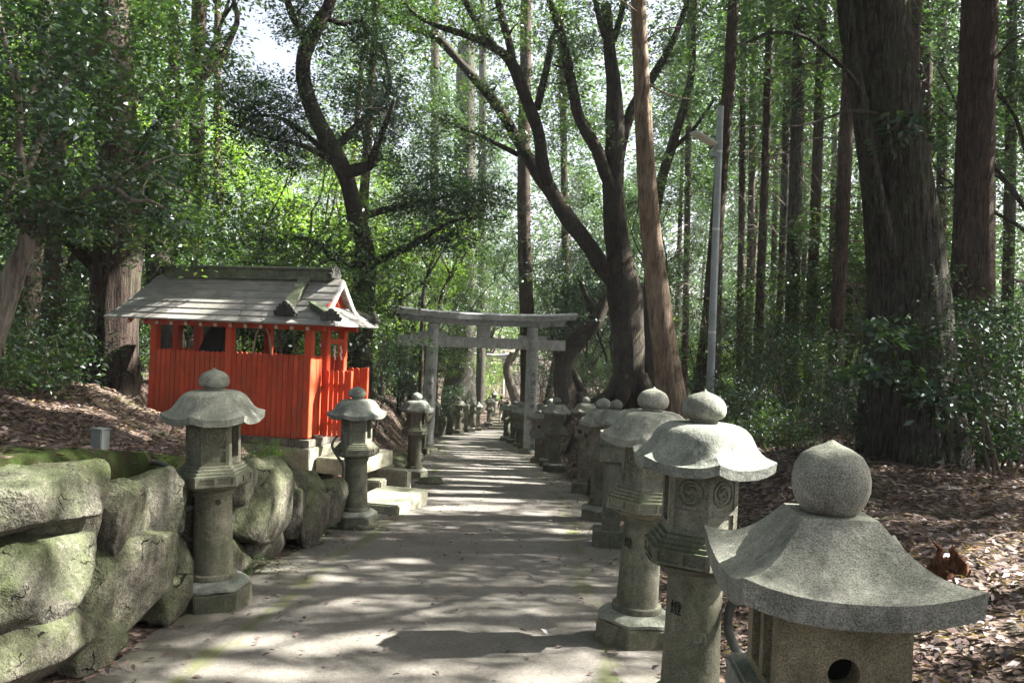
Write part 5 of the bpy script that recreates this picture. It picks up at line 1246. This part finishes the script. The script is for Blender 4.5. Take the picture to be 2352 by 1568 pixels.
# ------------------------------------------------------------------ forest behind
def ok_spot(x, y, clear):
    s = x - float(lerp_tab(XC, y))
    if abs(s) < clear + 1.2: return False
    if -7.2 < x < -1.5 and 11 < y < 16: return False
    if 55 < y < 74 and abs(s) < 6: return False
    return all((x - a) ** 2 + (y - b) ** 2 > (clear + r) ** 2 for a, b, r in TREES_XY)
def region(px):
    return ('left of the flaking trunk' if px < 200 else 'behind the red shrine' if px < 620 else 'behind the curved dark tree' if px < 930 else 'behind the torii' if px < 1250 else
            'behind the double-trunked tree' if px < 1580 else 'right of the lamp pole' if px < 1950 else 'at the right edge behind the giant trunk')
rs = random.Random(5)
N_C = N_B = N_S = 0
y = 17.5
while y < 88:
    half = .70 * y + 4; stp = 2.5 + y * .055
    x = -half + rs.uniform(0, stp)
    while x < half:
        xx = x + rs.uniform(-.9, .9); yy = y + rs.uniform(-1.2, 1.2); x += stp * rs.uniform(.75, 1.3)
        u = xx / yy; pp = proj((xx, yy, gh(xx, yy) + 2)); px = pp[0] if pp else 0
        if not ok_spot(xx, yy, 1.4): continue
        gap = abs(u + .318) < .075 and yy > 22
        if u > .21:
            kind = 'c' if rs.random() < .82 else 'b'
        elif u > -.05: kind = 'c' if rs.random() < .55 else 'b'
        else: kind = 'c' if rs.random() < .35 else 'b'
        if gap: kind = 's'
        if -3 < xx < 4 and 20 < yy < 35 and kind != 's': kind = 'l'
        lit = -.36 < u < -.08 and yy > 25  # zone where trees take the brightened leaf colour to look sunlit
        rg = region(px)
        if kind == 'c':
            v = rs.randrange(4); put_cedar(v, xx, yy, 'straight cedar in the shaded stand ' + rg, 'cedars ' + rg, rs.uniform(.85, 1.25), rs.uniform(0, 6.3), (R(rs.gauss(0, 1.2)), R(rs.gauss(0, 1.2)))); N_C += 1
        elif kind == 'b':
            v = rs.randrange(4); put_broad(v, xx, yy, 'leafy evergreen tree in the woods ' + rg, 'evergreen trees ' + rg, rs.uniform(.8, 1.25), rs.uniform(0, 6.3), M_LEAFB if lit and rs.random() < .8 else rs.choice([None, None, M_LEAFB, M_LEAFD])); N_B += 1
        if kind == 's' or rs.random() < (.75 if u < .2 else .5):
            xs, ys = xx + rs.uniform(-1.5, 1.5), yy + rs.uniform(-1, 1)
            if ok_spot(xs, ys, .9):
                put_shrub(rs.randrange(3), xs, ys, 'bushy evergreen shrub growing ' + rg, 'shrubs ' + rg, rs.uniform(.8, 1.4), rs.uniform(0, 6.3), rs.choice([None, M_LEAF, M_LEAF, M_LEAFB])); N_S += 1
        if rs.random() < (.8 if u < .22 else .4):
            xs, ys = xx + rs.uniform(-1.6, 1.6), yy + rs.uniform(.3, 1.6)
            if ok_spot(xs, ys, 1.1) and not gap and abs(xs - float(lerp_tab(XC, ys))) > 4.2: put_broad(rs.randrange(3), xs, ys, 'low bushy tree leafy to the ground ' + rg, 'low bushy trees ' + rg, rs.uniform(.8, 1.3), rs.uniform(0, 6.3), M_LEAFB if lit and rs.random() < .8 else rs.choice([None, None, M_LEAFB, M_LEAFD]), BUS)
        TREES_XY.append((xx, yy, .2))
    y += 2.6 + y * .05
# nearer underbrush one can tell apart
for k, (px, py, Y, v, sc, m, lab) in enumerate([
        (60, 850, 10.5, 3, .9, M_LEAF, 'low leafy plant with long blades on the bank at the left edge'), (150, 800, 13, 1, .8, None, 'dark shrub between the pale gnarled tree and the flaking trunk'),
        (30, 780, 12, 0, .8, None, 'dark shrub under the pale gnarled tree'), (350, 640, 17, 2, 1.0, M_LEAF, 'tall shrub directly behind the left end of the shrine roof'),
        (560, 640, 18, 2, 1.0, M_LEAFD, 'tall dark shrub behind the middle of the shrine'), (680, 640, 17.5, 0, 1.1, M_LEAFD, 'dark shrub behind the right half of the shrine'),
        (860, 850, 23, 2, 1.0, M_LEAFD, 'dark bushy shrub between the shrine and the left torii pillar'), 
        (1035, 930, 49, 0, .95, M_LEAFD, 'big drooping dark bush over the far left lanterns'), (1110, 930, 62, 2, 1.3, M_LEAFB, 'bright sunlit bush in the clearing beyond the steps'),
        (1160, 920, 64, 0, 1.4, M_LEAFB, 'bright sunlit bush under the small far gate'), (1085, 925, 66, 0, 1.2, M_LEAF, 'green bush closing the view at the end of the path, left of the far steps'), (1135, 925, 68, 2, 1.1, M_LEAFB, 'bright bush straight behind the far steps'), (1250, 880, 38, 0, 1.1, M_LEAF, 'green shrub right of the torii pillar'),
        (1370, 880, 30, 1, 1.0, M_LEAF, 'low shrub left of the double trunk'), (1690, 860, 18, 2, .9, M_LEAF, 'leafy shrub right of the lamp pole'), (1780, 900, 17, 0, 1.0, M_LEAFD, 'shrub halfway between lamp pole and giant trunk'),
        (1880, 930, 14.5, 0, .8, M_LEAFD, 'dark shrub left of the giant trunk'), (1730, 960, 14, 1, .7, M_LEAFD, 'low shrub above the sunlit white lantern roof'), (1660, 930, 15.5, 1, .6, M_LEAF, 'leafy sapling just right of the lamp pole\'s foot'),
        (1900, 1000, 10.5, 1, .5, M_LEAFD, 'dark shrub against the giant trunk\'s left side'), (1760, 930, 20, 2, .7, M_LEAFB, 'bright shrub deep in the right cedar stand'), (1850, 930, 22, 0, .9, M_LEAFB, 'green shrub deep in the right cedar stand'), (1790, 1010, 11.5, 3, .6, M_LEAF, 'ground plant between the white-roofed lantern and the giant trunk'), (2240, 1080, 10.5, 3, .7, M_LEAFD, 'ground plant at the reddish cedar\'s foot'),
        (2310, 900, 9.5, 2, .75, M_LEAFD, 'dark glossy shrub at the right edge'), (2230, 900, 11, 0, .9, M_LEAFD, 'dark shrub between the giant trunk and the reddish cedar'), (2340, 1000, 12, 0, 1.0, M_LEAFD, 'lower dark shrub at the right edge'),
        (590, 1035, 10.6, 3, .32, M_LEAF, 'small bright sprig behind the nearest left lantern'), (610, 1060, 9.3, 3, .25, M_LEAFB, 'tiny bright plant on the wall top'), (725, 1092, 9.6, 3, .22, M_LEAF, 'tiny plant at the right end of the wall top'), (588, 1172, 7.4, 3, .16, M_LEAF, 'small fern growing between the wall boulders'),
        (1015, 900, 36, 2, .45, M_LEAFD, 'dark tall shrub just right of the left torii pillar'), (1270, 830, 34, 2, 1.0, M_LEAF, 'tall shrub behind the bent dark tree')]):
    p = at(px, py, Y); put_shrub(v, p.x, p.y, lab, None, sc, k * 1.3, m)

# trees added beyond the frame to block light, gaps cut for chosen sun spots
def canopy_tree(x, y, H, zlo, rad_, n, label, group, seed, L=.14, W=.07, per=48, r0=.18, mat=None):
    rng = np.random.default_rng(seed); z0 = gh(x, y); org = np.array([x, y, z0]); mb = MB()
    mb.tube([(0, 0, -.4), (0, 0, .2), (rng.normal(0, .1), rng.normal(0, .1), H * .5), (rng.normal(0, .2), rng.normal(0, .2), H)], [r0 * 1.4, r0, r0 * .8, r0 * .15], 14, wob=.12, seed=seed)
    t = thing('evergreen_tree', label, 'tree', (x, y, z0), 0, group); 
    for k in range(14):
        a = rng.uniform(0, 6.28); zz = rng.uniform(zlo, H * .9); e = Vector((math.cos(a), math.sin(a), .25)) * rad_ * rng.uniform(.5, .9)
        mb.tube([(0, 0, zz - .3), Vector((0, 0, zz)) + e * .5, Vector((0, 0, zz + .1)) + e], [r0 * .3, r0 * .2, .015], 6, wob=.2, seed=k)
    mb.build('trunk', M_CEDAR, t, smooth=60)
    q = rng.uniform(0, 1, n); a = rng.uniform(0, 2 * PI, n); r = np.sqrt(rng.uniform(0, 1, n)) * rad_ * np.sqrt(np.clip(1.15 - q, .1, 1))
    C = np.stack([r * np.cos(a), r * np.sin(a), zlo + q * (H - zlo)], 1)
    P, A, N, l, w_ = spray_leaves(rng, C, rng.uniform(.4, .9, n), per, L, W)
    k = keep_mask(P + org); link('crown', leaves_mesh('crown', P[k], A[k], N[k], l[k], w_[k]), mat or M_LEAFD, t); return t
for k, (x, y, H, zl_, rd, n) in enumerate([(7.5, 1.5, 13, 5.5, 3.2, 190), (10.2, 3.9, 15, 6, 3.4, 210), (9.2, -3, 14, 6, 3.4, 190), (14, 2.5, 18, 8, 3.6, 220), (13.5, 9, 18, 7, 3.4, 220), (18, 6, 20, 9, 3.8, 220), (11, 12.6, 17, 7.5, 3.0, 210), (16.5, 13.5, 19, 8, 3.6, 220), (17, -3, 19, 9, 3.8, 200), (21, 11, 21, 10, 3.8, 210), (14.5, 17.5, 18, 8.5, 3.2, 210), (20, 18.5, 20, 9, 3.6, 220), (18.5, 24, 20, 9, 3.6, 220), (7.4, 8.6, 15, 7, 2.8, 200), (8.8, 11.4, 16, 7.5, 2.8, 190)]):
    canopy_tree(x, y, H, zl_, rd, n, 'unseen tall tree added to shade the path, right of the reddish cedar', 'trees right of the reddish cedar', 300 + k)
for k, (x, y, H, zl_, rd, n) in enumerate([(-8.5, 2, 13, 4, 3.6, 200), (-7, -4, 13, 4.5, 3.6, 200), (-12, 6, 15, 4, 4, 220), (-2.5, -6.5, 13, 5, 3.8, 200), (3.5, -5.5, 13, 5, 3.8, 200), (-5, 2.5, 15, 8.5, 4, 180), (1.5, -1.5, 15, 9, 4, 170), (-14, -2, 15, 3, 4, 200), (0, -13, 15, 3, 5, 260), (-6.5, 8.5, 15, 8, 4, 230), (-8, 20.5, 20, 11.5, 4.5, 260), (-11, 12, 17, 8, 4.5, 260), (-14, -8, 16, 3, 5, 240), (15, -10, 18, 3, 5, 240), (-16, 4, 16, 3, 4.5, 240), (5, -18, 18, 3, 5, 240), (-6, -18, 18, 3, 5, 240), (-9, -11, 15, 3, 5, 260), (9, -12, 15, 3, 5, 260)]):
    canopy_tree(x, y, H, zl_, rd, n, 'tall tree added around the viewpoint to close the canopy and block sky light', 'trees added around the viewpoint', 340 + k)
# unseen high crowns added to big trees to block light over the path
for nm, x, y, z0, z1, rd, n in (('giant', 4.6, 10.2, 9.0, 18, 4.2, 330), ('reddish', 7.4, 13.2, 10, 18, 3.2, 220), ('pale leaning', 2.2, 15, 9.5, 16, 2.8, 170), ('giant', 1.8, 8.0, 8.2, 13, 3.6, 200), ('big dark', 1.5, 19.5, 11, 17, 4.2, 240)):
    tr = next(o for o in COL.objects if o.name.startswith(('giant_cedar', 'cedar_tree', 'broadleaf_tree')) and o.get('label', '').startswith(('giant grey' if nm == 'giant' else 'tall reddish' if nm == 'reddish' else 'big dark double' if nm == 'big dark' else 'pale leaning')))
    rng = np.random.default_rng(len(nm)); q = rng.uniform(0, 1, n); a = rng.uniform(0, 2 * PI, n); r = np.sqrt(rng.uniform(0, 1, n)) * rd * np.sqrt(1.1 - q)
    C = np.stack([x + r * np.cos(a), y + r * np.sin(a), z0 + q * (z1 - z0)], 1); P, A, N, l, w_ = spray_leaves(rng, C, rng.uniform(.4, .9, n), 46, .17, .06, droop=.5); k = keep_mask(P)
    link('upper_shade_crown', leaves_mesh('upper_shade_crown', P[k] - np.array(tr.location), A[k], N[k], l[k], w_[k]), M_CONIF, tr)
# far woods, one mass
rng = np.random.default_rng(77)
n = 9000; ang = rng.uniform(-.82, .82, n); dist = rng.uniform(90, 125, n); zz = rng.uniform(0, 1, n) ** 1.2
hh = np.interp(ang, [-.85, -.40, -.36, -.27, -.23, .2, .4, .85], [44, 44, 12, 12, 44, 40, 16, 10])
C = np.stack([np.sin(ang) * dist, np.cos(ang) * dist, -4 + zz * (hh + 4)], 1)
Q = spray_leaves(rng, C, rng.uniform(1.2, 2.6, n), 16, .62, .34, tilt=.7)
tag(link('far_woods', leaves_mesh('far_woods', *Q), M_LEAF), 'distant woodland foliage behind all the trunks', 'woods', kind='stuff')

for o in list(COL.objects):
    if o.parent and o.type == 'MESH' and o.name.startswith(('crown', 'foliage')): open_crown(o)
# ------------------------------------------------------------------ fallen leaves, sticks, stumps
def litter(name, label, mat, pts, L, W, lift=.012, seed=1, tilt=.42):
    rng = np.random.default_rng(seed); n = len(pts); P = np.array(pts); z = ground_h(P[:, 0], P[:, 1]) + lift
    C = np.stack([P[:, 0], P[:, 1], z + rng.uniform(0, .02, n)], 1); a = rng.uniform(0, 2 * PI, n)
    A = np.stack([np.cos(a), np.sin(a), rng.normal(0, .22, n)], 1); N = np.stack([rng.normal(0, tilt, n), rng.normal(0, tilt, n), np.ones(n)], 1); s = rng.uniform(.6, 1.25, n)
    tag(link(name, leaves_mesh(name, C, A, N, L * s, W * s, .22), mat), label, 'leaves', kind='stuff')
rng = np.random.default_rng(5)
def scatter(n, xa, xb, ya, yb, cond): 
    out = []
    while len(out) < n:
        x = rng.uniform(xa, xb, 4000); y = rng.uniform(ya, yb, 4000); s = x - lerp_tab(XC, y); k = cond(x, y, s); out += list(zip(x[k], y[k]))
    return out[:n]
litter('leaf_litter', 'brown fallen leaves covering the right bank', M_DEADL, scatter(26000, .8, 9, 1.5, 13, lambda x, y, s: (s > 1.75 + .25 * rng.random(len(x))) & (rng.random(len(x)) < np.clip(1.6 - y / 11, .15, 1))), .085, .029, seed=2)
litter('leaf_litter', 'fallen leaves covering the mound behind the boulder wall', M_DEADL, scatter(15000, -9, -2.3, 4, 13.5, lambda x, y, s: (s < np.where(y < 8, -2.9, -2.6)) & (x < -2.85)) + scatter(260, -3.4, -2.5, 3.5, 8, lambda x, y, s: s < -2.2), .08, .030, seed=3)
litter('leaf_litter', 'reddish fallen leaves on the bank beyond the slim post lantern', M_DEADL2, scatter(12000, 1, 9, 13, 34, lambda x, y, s: s > 2.0), .12, .06, seed=4)
litter('leaf_litter', 'leaves scattered on the left bank past the shrine', M_DEADL, scatter(5000, -8, -1, 15, 40, lambda x, y, s: s < -2.1), .12, .05, seed=6)
litter('fallen_leaves', 'single dry leaves scattered over the concrete path', M_DEADL, scatter(1700, -3, 2.2, 3.5, 30, lambda x, y, s: (abs(s) < 1.78) & (rng.random(len(x)) < .14 + .86 * np.clip((abs(s) - .9) / .8, 0, 1) ** 2)), .062, .026, seed=8, tilt=.3)
def twig_litter():
    rg = np.random.default_rng(9); mb = MB()
    for x, y in scatter(130, 1.3, 8, 2, 14, lambda x, y, s: s > 1.9) + scatter(70, -8, -2.9, 5, 12, lambda x, y, s: s < -2.9):
        a = rg.uniform(0, 6.28); ln = rg.uniform(.15, .6); P = []
        for k in range(4):
            q = Vector((x + math.cos(a) * ln * k / 3, y + math.sin(a) * ln * k / 3, 0)); a += rg.normal(0, .25); q.z = gh(q.x, q.y) + .03 + rg.uniform(0, .02); P.append(q)
        mb.tube(P, [.006, .006, .005, .003], 4)
    tag(mb.build('twig_litter', M_TWIG), 'thin broken twigs lying among the fallen leaves', 'twigs', kind='stuff')
twig_litter()
def stick(pts, r, label, mat=M_PALEB):
    P, rr = catmull(pts, [r * (1 - .6 * i / (len(pts) - 1)) for i in range(len(pts))], 5); mb = MB(); mb.tube(P, rr, 6, wob=.2, seed=r * 99); tag(mb.build('fallen_stick', mat, smooth=60), label, 'stick')
def on_ground(px, py, dz=.02):
    p = gnd(px, py); return Vector((p.x, p.y, gh(p.x, p.y) + dz))
g0 = on_ground(340, 940); Yb = max(6, min(13, g0.y))
stick([at(x, y, Yb) for x, y in [(240, 935), (280, 920), (310, 908), (332, 894)]], .02, 'bare curved twig sticking up right of the broken stump')
stick([at(x, y, Yb) for x, y in [(255, 938), (270, 915), (290, 925), (318, 915)]], .014, 'thinner bare twig lying on the mound crest')
stick([at(x, y, Yb) for x, y in [(130, 918), (170, 925), (215, 935), (262, 945)]], .024, 'pale dead branch lying along the mound crest')
stick([at(x, y, Yb * .95) for x, y in [(24, 890), (38, 905), (48, 925), (56, 945)]], .022, 'broken upright stalk by the long-bladed plant')
stick([at(x, y, Yb * .95) for x, y in [(78, 910), (90, 925), (104, 940)]], .022, 'short pale stick leaning on the left mound')
def stump(px, py, Y, w, h, label, seed, mat):
    p = at(px, py, Y); z = gh(p.x, p.y); t = thing('rotten_stump', label, 'stump', (p.x, p.y, z)); rg = np.random.default_rng(seed); mb = MB()
    for k in range(34):
        a = rg.uniform(0, 6.3); r = w * math.sqrt(rg.random()) * .42; hh = h * rg.uniform(.3, 1.0) * (1 if rg.random() < .5 else .65); b = Vector((math.cos(a) * r, math.sin(a) * r, -.1))
        mb.tube([b * 1.2, b + Vector((0, 0, h * .3)), b * .9 + Vector((rg.normal(0, .02), rg.normal(0, .02), hh * .8)), b * .85 + Vector((rg.normal(0, .03), 0, hh))], [w * .17, w * .13, w * .075, w * .012], 8, wob=.5, seed=k + seed)
    mb.build('wood', mat, t, smooth=80)
p = gnd(2182, 1312)
stump(2182, 1312, p.y, .29, .31, 'crumbling red-brown rotten stump among leaves on the right bank', 5, M_ROT)
stump(172, 935, Yb, .42, .26, 'pale splintered stump on the crest of the left mound', 6, M_LEANB)

# ------------------------------------------------------------------ the person on the steps
def person():
    org = at(1152, 972, 53.2); org.z = -4.37 + .25 + .065 if False else gh(org.x, org.y)
    org.z = -4.37 + .065 + .125 * 2 + .0625
    J = {'pelvis': (0, 0, .90), 'waist': (.0, .0, 1.05), 'chest': (-.03, .02, 1.28), 'neck': (-.05, .02, 1.43), 'head0': (-.06, .02, 1.50), 'head': (-.07, .02, 1.58), 'crown': (-.06, .02, 1.66),
         'hl': (-.10, 0, .86), 'kl': (-.14, .12, .48), 'al': (-.12, .02, .08), 'tl': (-.15, .20, .03), 'hr': (.10, 0, .86), 'kr': (.11, -.02, .46), 'ar': (.12, -.22, .12), 'tr': (.12, -.08, .03),
         'sl': (-.19, .02, 1.36), 'el': (-.26, -.04, 1.10), 'wl': (-.25, .10, .88), 'gl': (-.25, .15, .81), 'sr': (.14, .02, 1.36), 'er': (.22, .06, 1.10), 'wr': (.22, .18, .90), 'gr': (.22, .23, .84)}
    Rr = {'pelvis': .15, 'waist': .135, 'chest': .15, 'neck': .055, 'head0': .07, 'head': .095, 'crown': .07, 'hl': .10, 'kl': .062, 'al': .045, 'tl': .04, 'hr': .10, 'kr': .062, 'ar': .045, 'tr': .04, 'sl': .06, 'el': .046, 'wl': .033, 'gl': .035, 'sr': .06, 'er': .046, 'wr': .033, 'gr': .035}
    E = [('pelvis', 'waist'), ('waist', 'chest'), ('chest', 'neck'), ('neck', 'head0'), ('head0', 'head'), ('head', 'crown'), ('pelvis', 'hl'), ('hl', 'kl'), ('kl', 'al'), ('al', 'tl'), ('pelvis', 'hr'), ('hr', 'kr'), ('kr', 'ar'), ('ar', 'tr'),
         ('chest', 'sl'), ('sl', 'el'), ('el', 'wl'), ('wl', 'gl'), ('chest', 'sr'), ('sr', 'er'), ('er', 'wr'), ('wr', 'gr')]
    def grow(keys, k, name, mat, root, parent):
        ks = [q for q in J if q in keys]; me = bpy.data.meshes.new(name); me.from_pydata([J[q] for q in ks], [(ks.index(a), ks.index(b)) for a, b in E if a in ks and b in ks], [])
        o = bpy.data.objects.new(name, me); COL.objects.link(o); o.modifiers.new('s', 'SKIN'); sd_ = o.modifiers.new('u', 'SUBSURF'); sd_.levels = sd_.render_levels = 2
        for i, q in enumerate(ks): v = me.skin_vertices[0].data[i]; v.radius = (Rr[q] * k,) * 2; v.use_root = q == root
        dg = bpy.context.evaluated_depsgraph_get(); dg.update(); m2 = bpy.data.meshes.new_from_object(o.evaluated_get(dg)); m2.name = name; bpy.data.objects.remove(o)
        m2.shade_smooth(); m2.materials.clear(); return link(name, m2, mat, parent)
    t = thing('person', 'person in a dark jacket and pale trousers walking up the far steps', 'person', org, R(-20))
    grow(set(J), 1.0, 'body', NT('skin').bsdf((.42, .27, .20), .6), 'pelvis', t)
    grow({'waist', 'chest', 'sl', 'el', 'wl', 'sr', 'er', 'wr', 'pelvis'}, 1.14, 'jacket', NT('dark_jacket').bsdf((.06, .075, .10), .8), 'waist', t)
    grow({'pelvis', 'hl', 'kl', 'al', 'hr', 'kr', 'ar'}, 1.16, 'trousers', NT('pale_trousers').bsdf((.42, .38, .36), .8), 'pelvis', t)
    mb = MB(); mb.lathe([(.001, -.10), (.07, -.09), (.102, -.03), (.105, .03), (.08, .085), (.04, .105), (.001, .11)], 16, M=Matrix.Translation((-.065, -.012, 1.60)))
    mb.build('hair', NT('dark_hair').bsdf((.02, .016, .015), .6), t, smooth=60)
    for sx, q in ((-1, 'tl'), (1, 'tr')):
        a = Vector(J[q]); MB().box((a.x, a.y - .06, a.z + .01), (.085, .25, .075)).build('shoe', M_INK, t, bevel=.02)
person()
hz = NT('haze_air'); pv = hz.n('ShaderNodeVolumePrincipled'); pv.inputs['Color'].default_value = (.93, .97, 1, 1); pv.inputs['Density'].default_value = .0006; pv.inputs['Anisotropy'].default_value = .2
hz.l(pv.outputs[0], hz.out.inputs['Volume'])
tag(MB().box((0, 110, 6), (620, 820, 66)).build('haze', hz.m), 'thin pale air haze between the trees', 'haze', kind='stuff')
print('TREES', N_C, N_B, N_S, 'verts', sum(len(m.vertices) for m in bpy.data.meshes))
